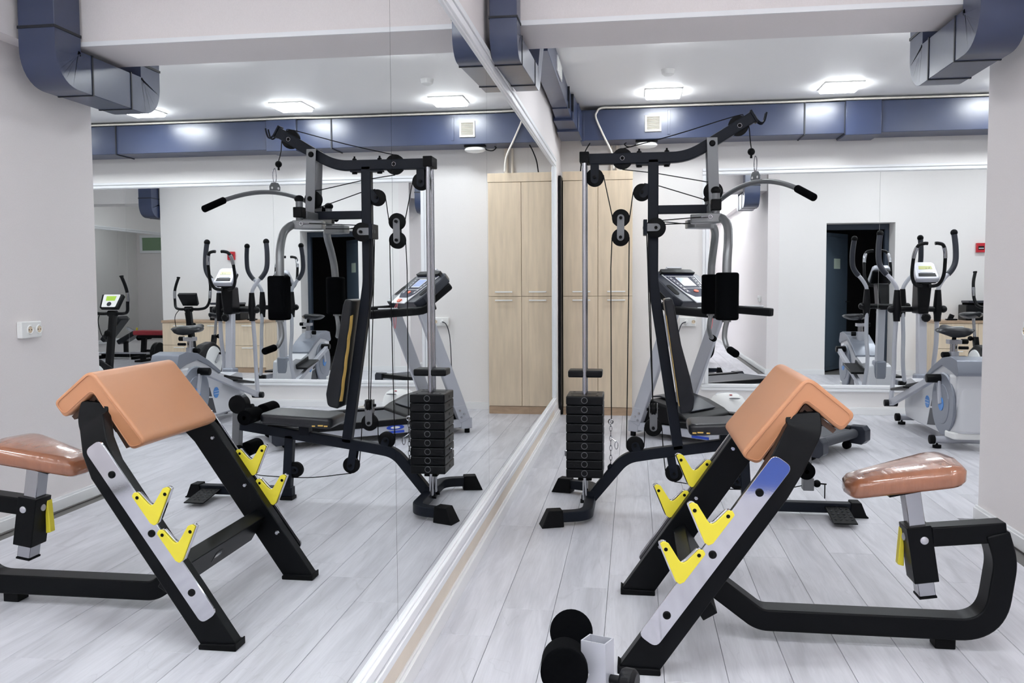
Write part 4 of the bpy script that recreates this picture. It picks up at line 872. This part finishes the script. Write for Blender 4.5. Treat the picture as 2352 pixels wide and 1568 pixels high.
# console: slab leaning back from the user; local frame cu (down towards user), cn (outwards)
ang = math.radians(38)
def cpt(b, s_, n):       # b across, s_ down the slope from the top edge, n out of the face
    a0, z0 = 0.17, 1.315
    return V((a0 + s_ * math.cos(ang) + n * math.sin(ang), b, z0 - s_ * math.sin(ang) + n * math.cos(ang)))
def slope(poly, n0, n1):
    k = len(poly); mb = MB()
    return mb.add([cpt(b, s_, n0) for b, s_ in poly] + [cpt(b, s_, n1) for b, s_ in poly], [list(range(k))[::-1], list(range(k, 2 * k))] + [(i, (i + 1) % k, k + (i + 1) % k, k + i) for i in range(k)])
cc = TWD / 2
body = fil2([(0.03, 0.03), (0.10, -0.01), (cc, -0.035), (TWD - 0.10, -0.01), (TWD - 0.03, 0.03), (TWD - 0.0, 0.30), (TWD - 0.03, 0.38), (0.03, 0.38), (0.0, 0.30)], 0.02, 3)
con = part('console', slope(body, -0.07, -0.002), 'plastic_dark', tm, bev=0.01, seg=3)
part('console_back', slope([(0.06, 0.02), (TWD - 0.06, 0.02), (TWD - 0.08, 0.34), (0.08, 0.34)], -0.14, -0.071), 'plastic_black', con, bev=0.02)
part('faceplate', slope(fil2([(0.11, 0.02), (TWD - 0.11, 0.02), (TWD - 0.17, 0.30), (TWD - 0.19, 0.40), (0.19, 0.40), (0.17, 0.30)], 0.01, 3), -0.0015, 0.006), 'plastic_silver', con, bev=0.002)
part('panel', slope(fil2([(0.125, 0.035), (TWD - 0.125, 0.035), (TWD - 0.18, 0.28), (TWD - 0.25, 0.33), (0.25, 0.33), (0.18, 0.28)], 0.012, 3), 0.0062, 0.0075), 'panel_navy', con)
part('screen_frame', slope(fil2([(cc - 0.09, 0.085), (cc + 0.09, 0.085), (cc + 0.09, 0.195), (cc - 0.09, 0.195)], 0.006, 2), 0.0076, 0.0085), 'plastic_white', con)
part('screen', slope([(cc - 0.08, 0.094), (cc + 0.08, 0.094), (cc + 0.08, 0.187), (cc - 0.08, 0.187)], 0.0086, 0.0092), 'screen_blue', con)
mb = MB(); mb.add(*(lambda q: (q.v, q.f))(slope([(0.13, 0.066), (TWD - 0.13, 0.066), (TWD - 0.13, 0.071), (0.13, 0.071)], 0.0077, 0.0085)))
for s in (-1, 1):
    x0 = cc + s * 0.165; x1 = cc + s * 0.115
    for d in (-0.014, 0.014): q = slope([(x0 + d, 0.08), (x0 + d + 0.004, 0.08), (x1 + d + 0.004, 0.275), (x1 + d, 0.275)], 0.0077, 0.0085); mb.add(q.v, q.f)
q = slope([(cc - 0.12, 0.222), (cc + 0.12, 0.222), (cc + 0.12, 0.227), (cc - 0.12, 0.227)], 0.0077, 0.0085); mb.add(q.v, q.f)
part('panel_line', mb, 'plastic_white', con)
for s in (-1, 1):
    for k in range(6):
        q = k / 5; x = cc + s * (0.165 - 0.05 * q * 0.95); part('button', slope([(x - 0.008, 0.095 + 0.032 * k), (x + 0.008, 0.095 + 0.032 * k), (x + 0.008, 0.106 + 0.032 * k), (x - 0.008, 0.106 + 0.032 * k)], 0.0077, 0.0105), 'plastic_silver', con)
part('stop_button', slope([(cc + 0.032 * math.cos(2 * PI * k / 16), 0.262 + 0.016 * math.sin(2 * PI * k / 16)) for k in range(16)], 0.0077, 0.013), 'orange', con, label='round orange stop button')
part('safety_key', slope(fil2([(cc - 0.04, 0.358), (cc + 0.04, 0.358), (cc + 0.025, 0.39), (cc - 0.025, 0.39)], 0.006, 2), 0.0062, 0.016), 'orange', con)
for s in (-1, 1):
    part('cup_holder', slope(fil2([(cc + s * 0.275 - 0.035, 0.17), (cc + s * 0.275 + 0.035, 0.17), (cc + s * 0.275 + 0.035, 0.29), (cc + s * 0.275 - 0.035, 0.29)], 0.03, 5), -0.0018, 0.001), 'rubber', con)
part('book_rest', slope(fil2([(0.13, 0.0), (TWD - 0.13, 0.0), (TWD - 0.10, 0.045), (0.10, 0.045)], 0.01, 3), 0.0, 0.028), 'plastic_black', con, bev=0.004)
part('fan_grille', slope([(cc - 0.10, -0.028), (cc + 0.10, -0.028), (cc + 0.10, -0.012), (cc - 0.10, -0.012)], 0.0, 0.03), 'plastic_silver', con)
part('key_cord', MB().tube(smooth([cpt(cc, 0.40, 0.0), (0.50, cc, 1.0), (0.50, cc + 0.01, 0.90), (0.50, cc + 0.03, 0.86), (0.50, cc + 0.05, 0.90), (0.50, cc + 0.06, 1.0), cpt(cc + 0.02, 0.40, 0.0)], 5), 0.003, 6), 'pink', tm, label='pink safety key cord')
# white vibro dome behind the treadmill
dm = thing('dome_device', 'white dome shaped floor device with oval top panel behind the treadmill', 'fitness device', (1.53, 7.92, 0))
part('shell', MB().lathe([(0.17, 0.0), (0.175, 0.03), (0.17, 0.10), (0.155, 0.16), (0.13, 0.20), (0.09, 0.222), (0.03, 0.23)], (1.53, 7.92, 0.0), seg=36, sy=0.8), 'plastic_white', dm)
part('rim', MB().torus((1.53, 7.905, 0.212), (0, -0.25, 1), 0.105, 0.004, 36, 8, (1, 0.75), (1, 0, 0)), 'plastic_silver', dm)
part('display', MB().box((1.55, 7.845, 0.2225), (0.022, 0.014, 0.006), Matrix.Rotation(-0.3, 3, 'X')), 'red', dm)
part('pocket', MB().ball((1.58, 7.80, 0.197), 0.05, 1, 0.2, 0.14), 'gym_grey', dm)
part('side_vent', MB().ball((1.372, 7.88, 0.09), 0.03, 0.5, 1, 1.5), 'gym_grey', dm)

mb = MB()
for k, (r_, tx_) in enumerate(((0.06, 0.15), (0.05, -0.2), (0.045, 0.3))): mb.torus((1.92 + 0.02 * k, 8.08, 0.012 + 0.012 * k), (tx_, 0.15, 1), r_, 0.006, 24, 6, (1, 0.7))
solo('cable_bundle', mb, 'white_cable', 'white cable coiled on the floor by the back wall', 'cable')

# ================================================================== ELLIPTICAL TRAINER WITH SEAT
ex = 3.09
el = thing('elliptical_trainer', 'silver elliptical trainer with saddle and four handles before the back mirror', 'elliptical trainer', (ex, 7.2, 0))
for y, x0, x1 in ((6.66, 2.85, 3.36), (7.74, 2.92, 3.27)):
    part('stabiliser', MB().cyl((x0 + 0.02, y, 0.062), (x1 - 0.02, y, 0.062), 0.027, 18), 'silver_paint', el)
    for x, s in ((x0, 1), (x1, -1)):
        part('end_cap', MB().rcyl((x, y, 0.062), (x + s * 0.04, y, 0.062), 0.034, 0.008), 'rubber', el)
        part('level_foot', MB().cyl((x + s * 0.055, y, 0.0), (x + s * 0.055, y, 0.022), 0.03, 18).cyl((x + s * 0.055, y, 0.022), (x + s * 0.055, y, 0.04), 0.008, 8), 'rubber', el)
part('base_beam', MB().bb(ex - 0.04, ex + 0.04, 6.66, 7.74, 0.05, 0.10), 'silver_paint', el, bev=0.004)
side = [(6.57, 0.085), (6.53, 0.30), (6.50, 0.46), (6.49, 0.60), (6.56, 0.665), (6.70, 0.668), (6.86, 0.625), (7.02, 0.545), (7.20, 0.45), (7.40, 0.40), (7.55, 0.42), (7.66, 0.40), (7.70, 0.16), (7.66, 0.085)]
shell = part('housing', MB().prism(fil2(side, 0.04, 4), ex - 0.105, ex + 0.105, 'x'), 'plastic_silver', el, bev=0.022, seg=4)
part('front_shell', MB().prism(fil2([(ex - 0.125, 6.60), (ex - 0.09, 6.50), (ex + 0.09, 6.50), (ex + 0.125, 6.60), (ex + 0.1, 6.70), (ex - 0.1, 6.70)], 0.05, 5), 0.13, 0.55, 'z'), 'plastic_silver', el, bev=0.02, seg=3)
part('shell_foot', MB().prism(fil2([(ex - 0.14, 6.68), (ex - 0.12, 6.52), (ex + 0.12, 6.52), (ex + 0.14, 6.68)], 0.04, 4), 0.085, 0.135, 'z'), 'plastic_white', el, bev=0.01)
part('shell_cap', MB().prism(fil2([(6.46, 0.565), (6.50, 0.545), (6.62, 0.575), (6.80, 0.60), (7.0, 0.53), (7.2, 0.44), (7.2, 0.47), (7.0, 0.575), (6.80, 0.655), (6.62, 0.68), (6.50, 0.66)], 0.015, 3), ex - 0.118, ex + 0.118, 'x'), 'grey_blue', el, bev=0.012, seg=3)
for s in (-1, 1):
    xs = ex + s * 0.106
    ds = part('side_disc', MB().lathe([(0.228, 0.0), (0.235, 0.012), (0.225, 0.02), (0.15, 0.022), (0.145, 0.026), (0.09, 0.028), (0.02, 0.028)], (xs, 6.745, 0.315), (s, 0, 0), 40), 'grey_blue', el)
    part('hub_badge', MB().cyl((xs + s * 0.028, 6.745, 0.315), (xs + s * 0.032, 6.745, 0.315), 0.05, 24), 'blue', ds)
    part('side_vent', MB().prism([(6.90, 0.13), (7.12, 0.10), (7.06, 0.24), (6.98, 0.25)], xs - 0.003, xs + 0.003, 'x').prism([(6.985, 0.265), (7.05, 0.255), (7.01, 0.34)], xs - 0.003, xs + 0.003, 'x'), 'plastic_dark', el)
    bg = part('oval_badge', MB().lathe([(0.048, 0.0), (0.048, 0.003)], (xs, 7.13, 0.28), (s, 0, 0), 24), 'blue', el)
    for k in range(2): part('badge_stripe', MB().box((xs + s * 0.0034, 7.13, 0.27 + 0.022 * k), (0.0008, 0.085, 0.003)), 'plastic_white', bg)
    # crank, pedal arm, pedal, swing arm
    cy_, cz_ = (6.80, 0.50) if s < 0 else (6.70, 0.20)
    part('crank', MB().sweep([(xs + s * 0.034, 6.745, 0.315), (xs + s * 0.034, cy_, cz_)], 0.02, 0.045, (1, 0, 0)), 'silver_paint', el, bev=0.004)
    part('crank_pin', MB().rcyl((xs + s * 0.015, cy_, cz_), (xs + s * 0.12, cy_, cz_), 0.033, 0.006), 'plastic_black', el)
    px = xs + s * 0.085; ey, ez = (7.80, 0.175) if s < 0 else (7.80, 0.24)
    part('pedal_arm', MB().sweep([(px, cy_, cz_ - 0.01), (px, ey, ez)], 0.04, 0.05, (1, 0, 0)), 'silver_paint', el, bev=0.004)
    my, mz = cy_ * 0.38 + ey * 0.62, (cz_ - 0.01) * 0.38 + ez * 0.62
    tilt = math.atan2(ez - cz_, ey - cy_)
    pd = part('pedal', MB().box((px, my, mz + 0.055), (0.13, 0.36, 0.022), Matrix.Rotation(tilt * 0.55, 3, 'X')), 'plastic_black', el, bev=0.008)
    part('pedal_lip', MB().box((px - s * 0.062, my, mz + 0.075), (0.012, 0.36, 0.05), Matrix.Rotation(tilt * 0.55, 3, 'X')), 'plastic_black', pd, bev=0.005)
    part('arm_joint', MB().rcyl((px - 0.055, ey, ez), (px + 0.055, ey, ez), 0.03, 0.006), 'plastic_black', el)
    vx = ex + s * 0.165
    part('swing_arm', MB().tube(smooth([(vx, 7.78, 0.93), (vx + s * 0.005, 7.80, 0.70), (vx - s * 0.002, 7.83, 0.45), (px, ey, ez)], 6), 0.019, 14), 'silver_paint', el)
    part('pivot_sleeve', MB().lathe([(0.027, -0.10), (0.03, -0.05), (0.037, 0.0), (0.034, 0.05), (0.024, 0.17)], (vx, 7.77, 0.985), (0, 0, 1), 18), 'plastic_black', el)
    part('pivot_cap', MB().ball((vx + s * 0.045, 7.77, 0.99), 0.032), 'plastic_black', el)
    hl = [(vx, 7.77, 1.12), (vx + s * 0.008, 7.775, 1.18), (vx + s * 0.05, 7.78, 1.25), (vx + s * 0.115, 7.79, 1.325), (vx + s * 0.145, 7.80, 1.40), (vx + s * 0.147, 7.81, 1.52), (vx + s * 0.135, 7.82, 1.64)]
    sm = smooth(hl, 6)
    part('handle_tube', MB().tube(sm[:20], 0.018, 14), 'silver_paint', el)
    gp = part('hand_grip', MB().tube(sm[15:], 0.0235, 16), 'plastic_dark', el)
    part('grip_knob', MB().ball(sm[-1], 0.029), 'rubber', gp)
    fb = smooth([(ex + s * 0.03, 7.57, 1.185), (ex + s * 0.09, 7.54, 1.20), (ex + s * 0.122, 7.52, 1.27), (ex + s * 0.125, 7.50, 1.37), (ex + s * 0.118, 7.48, 1.46), (ex + s * 0.095, 7.46, 1.52), (ex + s * 0.055, 7.45, 1.535), (ex + s * 0.028, 7.45, 1.535)], 6)
    part('fixed_bar', MB().tube(fb, 0.0145, 12), 'plastic_black', el)
    part('pulse_sensor', MB().tube(fb[21:29], 0.0165, 12), 'chrome', el)
part('mast', MB().sweep([(ex, 7.62, 0.30), (ex, 7.66, 0.98)], 0.07, 0.075, (1, 0, 0)), 'silver_paint', el, bev=0.008)
part('mast_foot', MB().sweep([(ex, 7.615, 0.16), (ex, 7.63, 0.45)], 0.11, 0.12, (1, 0, 0)), 'grey_blue', el, bev=0.015)
part('cross_axle', MB().cyl((ex - 0.17, 7.77, 0.99), (ex + 0.17, 7.77, 0.99), 0.024, 16), 'plastic_black', el)
ms = MB(); ms.add([(ex + sx_ * w_, yy, z) for z, w_, y0, y1 in ((0.955, 0.042, 7.60, 7.79), (1.21, 0.058, 7.58, 7.72)) for sx_, yy in ((-1, y0), (1, y0), (1, y1), (-1, y1))], [(0, 1, 2, 3), (4, 5, 6, 7), (0, 1, 5, 4), (1, 2, 6, 5), (2, 3, 7, 6), (3, 0, 4, 7)])
part('mast_cover', ms, 'plastic_black', el, bev=0.012)
part('mast_knob', MB().lathe([(0.012, 0.0), (0.012, 0.02), (0.036, 0.022), (0.038, 0.04), (0.026, 0.05)], (ex + 0.012, 7.61, 0.925), (0, -1, 0), 10), 'plastic_black', el)
CA = math.radians(48)
def ept(x, s_, n): return V((ex + x, 7.52 + s_ * math.cos(CA) - n * math.sin(CA), 1.235 + s_ * math.sin(CA) + n * math.cos(CA)))
def eslab(poly, n0, n1):
    k = len(poly); return MB().add([ept(a, b_, n0) for a, b_ in poly] + [ept(a, b_, n1) for a, b_ in poly], [list(range(k))[::-1], list(range(k, 2 * k))] + [(i, (i + 1) % k, k + (i + 1) % k, k + i) for i in range(k)])
ec = part('console', eslab(fil2([(-0.095, 0.0), (0.095, 0.0), (0.082, 0.17), (0.06, 0.19), (-0.06, 0.19), (-0.082, 0.17)], 0.015, 3), -0.03, 0.02), 'silver_paint', el, bev=0.008)
part('console_back', eslab(fil2([(-0.085, 0.01), (0.085, 0.01), (0.09, 0.17), (-0.09, 0.17)], 0.015, 3), -0.055, -0.0305), 'plastic_black', ec, bev=0.008)
part('screen', eslab([(-0.055, 0.105), (0.055, 0.105), (0.05, 0.142), (-0.05, 0.142)], 0.0203, 0.0215), 'screen_green', ec)
tx = part('screen_digits', eslab([(0.0, 0.113), (0.012, 0.113), (0.012, 0.118), (0.0, 0.118)], 0.0216, 0.022).add(*(lambda q: (q.v, q.f))(eslab([(0.022, 0.113), (0.034, 0.113), (0.034, 0.132), (0.031, 0.132), (0.031, 0.118), (0.022, 0.118)], 0.0216, 0.022))), 'lcd_dark', ec)
part('book_slot', eslab([(-0.07, 0.025), (0.07, 0.025), (0.066, 0.06), (-0.066, 0.06)], 0.0203, 0.024), 'plastic_black', ec, bev=0.002)
part('button_row', eslab([(-0.05, 0.068), (0.05, 0.068), (0.05, 0.078), (-0.05, 0.078)], 0.0203, 0.024), 'plastic_silver', ec, bev=0.002)
# saddle
def saddle(root, x, y, z, m='grey_vinyl', sc=1.0, flip=1):
    out = []; rows = [(-0.13, 0.085, 0.0), (-0.10, 0.118, 0.014), (-0.03, 0.115, 0.016), (0.03, 0.085, 0.012), (0.08, 0.05, 0.02), (0.13, 0.032, 0.028), (0.15, 0.015, 0.02)]
    vs, fs = [], []; n = 12
    for t_, w_, dz in rows:
        for j in range(n):
            a = 2 * PI * j / n; zz = math.sin(a); vs.append((x + w_ * sc * math.cos(a), y + flip * t_ * sc, z + dz + (0.026 * zz if zz > 0 else 0.036 * zz) * (1 if w_ > 0.05 else 0.8)))
    for i in range(len(rows) - 1):
        for j in range(n): fs.append((i * n + j, i * n + (j + 1) % n, (i + 1) * n + (j + 1) % n, (i + 1) * n + j))
    fs += [list(range(n))[::-1], [(len(rows) - 1) * n + j for j in range(n)]]
    return part('saddle', MB().add(vs, fs), m, root, ang=70)
saddle(el, ex - 0.03, 6.88, 0.845, 'black_vinyl', 1.12)
part('saddle_clamp', MB().bb(ex - 0.045, ex + 0.045, 6.86, 6.94, 0.752, 0.785), 'brushed', el, bev=0.003)
part('clamp_knob', MB().rcyl((ex + 0.05, 6.90, 0.77), (ex + 0.10, 6.90, 0.77), 0.02, 0.005).rcyl((ex + 0.02, 6.86, 0.725), (ex + 0.09, 6.86, 0.725), 0.012, 0.004), 'rubber', el)
part('saddle_neck', MB().cyl((ex, 6.90, 0.785), (ex, 6.89, 0.825), 0.016, 12), 'rubber', el)
part('seat_post', MB().cyl((ex, 6.90, 0.64), (ex, 6.90, 0.755), 0.026, 18), 'chrome', el)
part('post_sleeve', MB().cyl((ex, 6.90, 0.54), (ex, 6.90, 0.695), 0.036, 18), 'silver_paint', el)
part('post_knob', MB().rcyl((ex - 0.04, 6.89, 0.67), (ex - 0.09, 6.88, 0.67), 0.023, 0.006), 'rubber', el)

# ================================================================== EXERCISE BIKE
bx = 4.22
bk_ = thing('exercise_bike', 'black and white upright exercise bike with green lit console', 'exercise bike', (bx, 7.2, 0))
for y in (6.72, 7.62):
    part('stabiliser', MB().rcyl((bx - 0.24, y, 0.04), (bx + 0.24, y, 0.04), 0.035, 0.008), 'plastic_black', bk_)
    for s in (-1, 1): part('end_foot', MB().bb(bx + s * 0.21 - 0.03, bx + s * 0.21 + 0.03, y - 0.035, y + 0.035, 0.0, 0.03), 'rubber', bk_, bev=0.006)
part('base_beam', MB().sweep([(bx, 6.72, 0.055), (bx, 7.62, 0.055)], 0.06, 0.05, (1, 0, 0)), 'plastic_black', bk_, bev=0.004)
bh = part('housing', MB().prism(fil2([(6.92, 0.10), (6.86, 0.30), (6.95, 0.50), (7.10, 0.575), (7.28, 0.55), (7.45, 0.46), (7.56, 0.30), (7.55, 0.10)], 0.07, 6), bx - 0.06, bx + 0.06, 'x'), 'plastic_black', bk_, bev=0.02, seg=3)
for s in (-1, 1):
    part('side_cover', MB().lathe([(0.19, 0.0), (0.185, 0.012), (0.10, 0.02), (0.02, 0.02)], (bx + s * 0.06, 7.13, 0.335), (s, 0, 0), 32), 'plastic_white', bh)
    part('crank', MB().sweep([(bx + s * 0.088, 7.13, 0.335), (bx + s * 0.088, 7.13 + s * 0.11, 0.335 - s * 0.10)], 0.016, 0.03, (1, 0, 0)), 'chrome', bk_)
    part('pedal', MB().box((bx + s * 0.145, 7.13 + s * 0.11, 0.335 - s * 0.10), (0.095, 0.10, 0.025)), 'rubber', bk_, bev=0.005)
part('mast', MB().sweep([(bx, 7.46, 0.42), (bx, 7.56, 0.98)], 0.055, 0.065, (1, 0, 0)), 'plastic_black', bk_, bev=0.01)
part('tension_knob', MB().lathe([(0.015, 0), (0.03, 0.01), (0.03, 0.035), (0.02, 0.04)], (bx + 0.0, 7.485, 0.78), (0, -1, 0), 12), 'rubber', bk_)
part('mast_head', MB().rcyl((bx - 0.045, 7.55, 0.965), (bx + 0.045, 7.55, 0.965), 0.03, 0.006), 'plastic_black', bk_)
for s in (-1, 1):
    hb = smooth([(bx + s * 0.02, 7.55, 0.965), (bx + s * 0.12, 7.53, 0.965), (bx + s * 0.18, 7.50, 0.985), (bx + s * 0.205, 7.47, 1.05), (bx + s * 0.212, 7.46, 1.15), (bx + s * 0.205, 7.44, 1.23), (bx + s * 0.185, 7.42, 1.31)], 6)
    part('handlebar', MB().tube(hb, 0.0155, 12), 'plastic_black', bk_)
    part('pulse_sensor', MB().tube(hb[20:26], 0.0175, 12), 'chrome', bk_)
    part('bar_end', MB().cyl(hb[-1], hb[-1] + V((0, -0.003, 0.012)), 0.019, 12), 'rubber', bk_)
def bpt(x, s_, n): return V((bx + x, 7.49 + s_ * math.cos(1.0) - n * math.sin(1.0), 1.015 + s_ * math.sin(1.0) + n * math.cos(1.0)))
def bslab(poly, n0, n1):
    k = len(poly); return MB().add([bpt(a, b_, n0) for a, b_ in poly] + [bpt(a, b_, n1) for a, b_ in poly], [list(range(k))[::-1], list(range(k, 2 * k))] + [(i, (i + 1) % k, k + (i + 1) % k, k + i) for i in range(k)])
bc = part('console', bslab(fil2([(-0.09, 0.0), (0.09, 0.0), (0.11, 0.15), (-0.11, 0.15)], 0.01, 3), -0.03, 0.012), 'plastic_black', bk_, bev=0.006)
part('faceplate', bslab(fil2([(-0.07, 0.006), (0.07, 0.006), (0.085, 0.144), (-0.085, 0.144)], 0.01, 3), 0.0122, 0.016), 'plastic_white', bc)
part('screen', bslab([(-0.045, 0.075), (0.045, 0.075), (0.05, 0.125), (-0.05, 0.125)], 0.0162, 0.0172), 'screen_lime', bc)
part('dial', MB().lathe([(0.022, 0.0), (0.022, 0.004), (0.01, 0.005)], bpt(0, 0.038, 0.016), (0, -math.sin(1.0), math.cos(1.0)), 20), 'plastic_dark', bc)
part('console_wire', MB().tube(smooth([(bx + 0.12, 7.53, 0.96), (bx + 0.16, 7.56, 0.88), (bx + 0.13, 7.58, 0.74), (bx + 0.04, 7.58, 0.70), (bx + 0.01, 7.59, 0.80), (bx + 0.03, 7.58, 0.93)], 5), 0.004, 6), 'cable', bk_)
saddle(bk_, bx - 0.02, 6.96, 0.865, 'black_vinyl', 1.0)
part('seat_post', MB().cyl((bx - 0.01, 6.99, 0.60), (bx - 0.02, 6.96, 0.84), 0.016, 14), 'chrome', bk_)
part('post_sleeve', MB().sweep([(bx, 7.03, 0.45), (bx - 0.008, 6.99, 0.645)], 0.05, 0.055, (1, 0, 0)), 'plastic_black', bk_, bev=0.006)
part('post_knob', MB().ball((bx - 0.05, 6.97, 0.63), 0.026), 'rubber', bk_)

# ================================================================== FOREGROUND: LEG ROLLERS OF A SIT-UP BENCH
lr = thing('roller_post', 'white square post with black foam leg rollers at the bottom edge', 'bench', (0.61, 1.2, 0))
tube_top = V((0.632, 1.285, 0.682)); dn = V((0.012, -0.085, -0.62)).normalized()
ft = tube_top + dn * ((tube_top.z - 0.03) / -dn.z)
W2 = 0.0195; ux = V((0.95, -0.30, 0)).normalized(); vy = dn.cross(ux).normalized()
mb = MB(); o4 = [(-1, -1), (1, -1), (1, 1), (-1, 1)]
ps = [tube_top + ux * a * W2 + vy * b_ * W2 for a, b_ in o4] + [tube_top + ux * a * (W2 - 0.0022) + vy * b_ * (W2 - 0.0022) for a, b_ in o4] + [tube_top + dn * 0.12 + ux * a * (W2 - 0.0022) + vy * b_ * (W2 - 0.0022) for a, b_ in o4] + [ft + ux * a * W2 + vy * b_ * W2 for a, b_ in o4]
fs = [(i, (i + 1) % 4, 4 + (i + 1) % 4, 4 + i) for i in range(4)] + [(4 + i, 4 + (i + 1) % 4, 8 + (i + 1) % 4, 8 + i) for i in range(4)] + [(8, 9, 10, 11)] + [(i, (i + 1) % 4, 12 + (i + 1) % 4, 12 + i) for i in range(4)] + [(15, 14, 13, 12)]
part('post', mb.add(ps, fs), 'silver_paint', lr)
part('base', MB().bb(0.40, 0.86, ft.y - 0.03, ft.y + 0.03, 0.0, 0.032), 'plastic_silver', lr, bev=0.004)
part('axle', MB().cyl((0.585, 1.20, 0.62), (0.583, 1.42, 0.632), 0.009, 12), 'chrome', lr)
part('axle_clamp', MB().bb(0.585, 0.625, 1.262, 1.285, 0.615, 0.64), 'plastic_white', lr, bev=0.003)
cdir = V((0.067, -0.922, 0.381)).normalized()
part('foam_roller', MB().rcyl(V((0.585, 1.386, 0.65)) - cdir * 0.065, V((0.585, 1.386, 0.65)), 0.0355, 0.005, 32), 'foam', lr)
part('foam_roller', MB().rcyl((0.5855, 1.234, 0.65), (0.579, 1.318, 0.632), 0.0355, 0.005, 32), 'foam', lr)
kb = tube_top + dn * 0.055 + ux * W2
part('knob', MB().lathe([(0.007, 0.0), (0.007, 0.016), (0.019, 0.018), (0.021, 0.022), (0.021, 0.036), (0.016, 0.042)], kb, ux, 12), 'plastic_black', lr, bev=0.001)

# ================================================================== FAR BAY (seen twice reflected)
rb = thing('weight_bench', 'red topped weight bench with black frame in the far bay', 'bench', (6.95, 3.5, 0))
part('bench_pad', MB().bb(6.52, 7.34, 3.36, 3.64, 0.43, 0.505), 'red_vinyl', rb, bev=0.02, seg=3)
part('pad_rail', MB().bb(6.54, 7.30, 3.44, 3.56, 0.38, 0.429), 'black_steel', rb, bev=0.004)
for x in (6.62, 7.22):
    part('leg', MB().sweep([(x, 3.5, 0.385), (x + (0.03 if x > 7 else -0.03), 3.5, 0.02)], 0.06, 0.07, (0, 1, 0)), 'black_steel', rb)
    part('foot', MB().bb(x - 0.06, x + 0.06, 3.30, 3.70, 0.0, 0.03), 'rubber', rb, bev=0.004)
part('stretcher', MB().bb(6.63, 7.21, 3.48, 3.52, 0.15, 0.19), 'black_steel', rb)
br = thing('barbell', 'chrome barbell with black plates on the floor of the far bay', 'barbell', (7.5, 3.95, 0.0))
part('bar', MB().cyl((6.55, 3.95, 0.17), (8.45, 3.95, 0.17), 0.014, 12), 'chrome', br)
for x in (6.70, 8.25):
    for d in (0, 0.045): part('plate', MB().lathe([(0.02, -0.018), (0.165, -0.018), (0.17, -0.01), (0.17, 0.01), (0.165, 0.018), (0.02, 0.018)], (x + d, 3.95, 0.17), (1, 0, 0), 28), 'plate_black', br)
ib = thing('incline_bench', 'black padded incline bench with yellow pin in the far bay', 'bench', (7.85, 3.0, 0))
part('back_pad', MB().box((8.05, 3.0, 0.50), (0.09, 0.28, 0.52), Matrix.Rotation(-0.7, 3, 'Y')), 'black_vinyl', ib, bev=0.02, seg=3)
part('seat_pad', MB().box((7.78, 3.0, 0.36), (0.36, 0.28, 0.08), Matrix.Rotation(0.5, 3, 'Y')), 'black_vinyl', ib, bev=0.02, seg=3)
part('frame', MB().bb(7.55, 8.3, 2.97, 3.03, 0.02, 0.08).bb(7.83, 7.89, 2.97, 3.03, 0.08, 0.36), 'black_steel', ib, bev=0.004)
part('foot', MB().bb(7.55, 7.62, 2.75, 3.25, 0.0, 0.05).bb(8.24, 8.31, 2.75, 3.25, 0.0, 0.05), 'rubber', ib, bev=0.004)
part('leg_arm', MB().sweep([(7.83, 3.0, 0.52), (7.52, 3.0, 0.36)], 0.04, 0.04, (0, 1, 0)), 'chrome', ib)
part('leg_roller', MB().rcyl((7.52, 2.82, 0.36), (7.52, 3.18, 0.36), 0.045, 0.008), 'foam', ib)
part('pin', MB().cyl((7.66, 3.0, 0.44), (7.65, 3.0, 0.52), 0.016, 10), 'yellow', ib)
wn = thing('window_1', 'small high basement window in the far bay', None, (6.6, YF, 1.95), kind='structure')
mb = MB(); y0, y1 = YF + 0.0005, YF + 0.03; mb.bb(6.3, 7.0, y0, y1, 2.0, 2.06); mb.bb(6.3, 7.0, y0, y1, 2.36, 2.42); mb.bb(6.3, 6.36, y0, y1, 2.06, 2.36); mb.bb(6.94, 7.0, y0, y1, 2.06, 2.36)
part('window_frame', mb, 'trim', wn, bev=0.003)
part('pane', MB().bb(6.36, 6.94, YF + 0.0005, YF + 0.01, 2.06, 2.36), 'leaf', wn)

mt = thing('reflection_mat', 'unseen blue mat added behind the camera for the blue reflection in the steel hook plate', 'mat', (1.5, -0.35, 0))  # unseen mat, added only to give the polished hook plates a blue reflection
part('mat_sheet', MB().bb(1.05, 1.85, -1.0, 0.17, 0.0, 0.012), 'mat_blue', mt, bev=0.004)
part('edge_roll', MB().cyl((1.05, -0.99, 0.03), (1.85, -0.99, 0.03), 0.03, 16), 'mat_blue', mt)
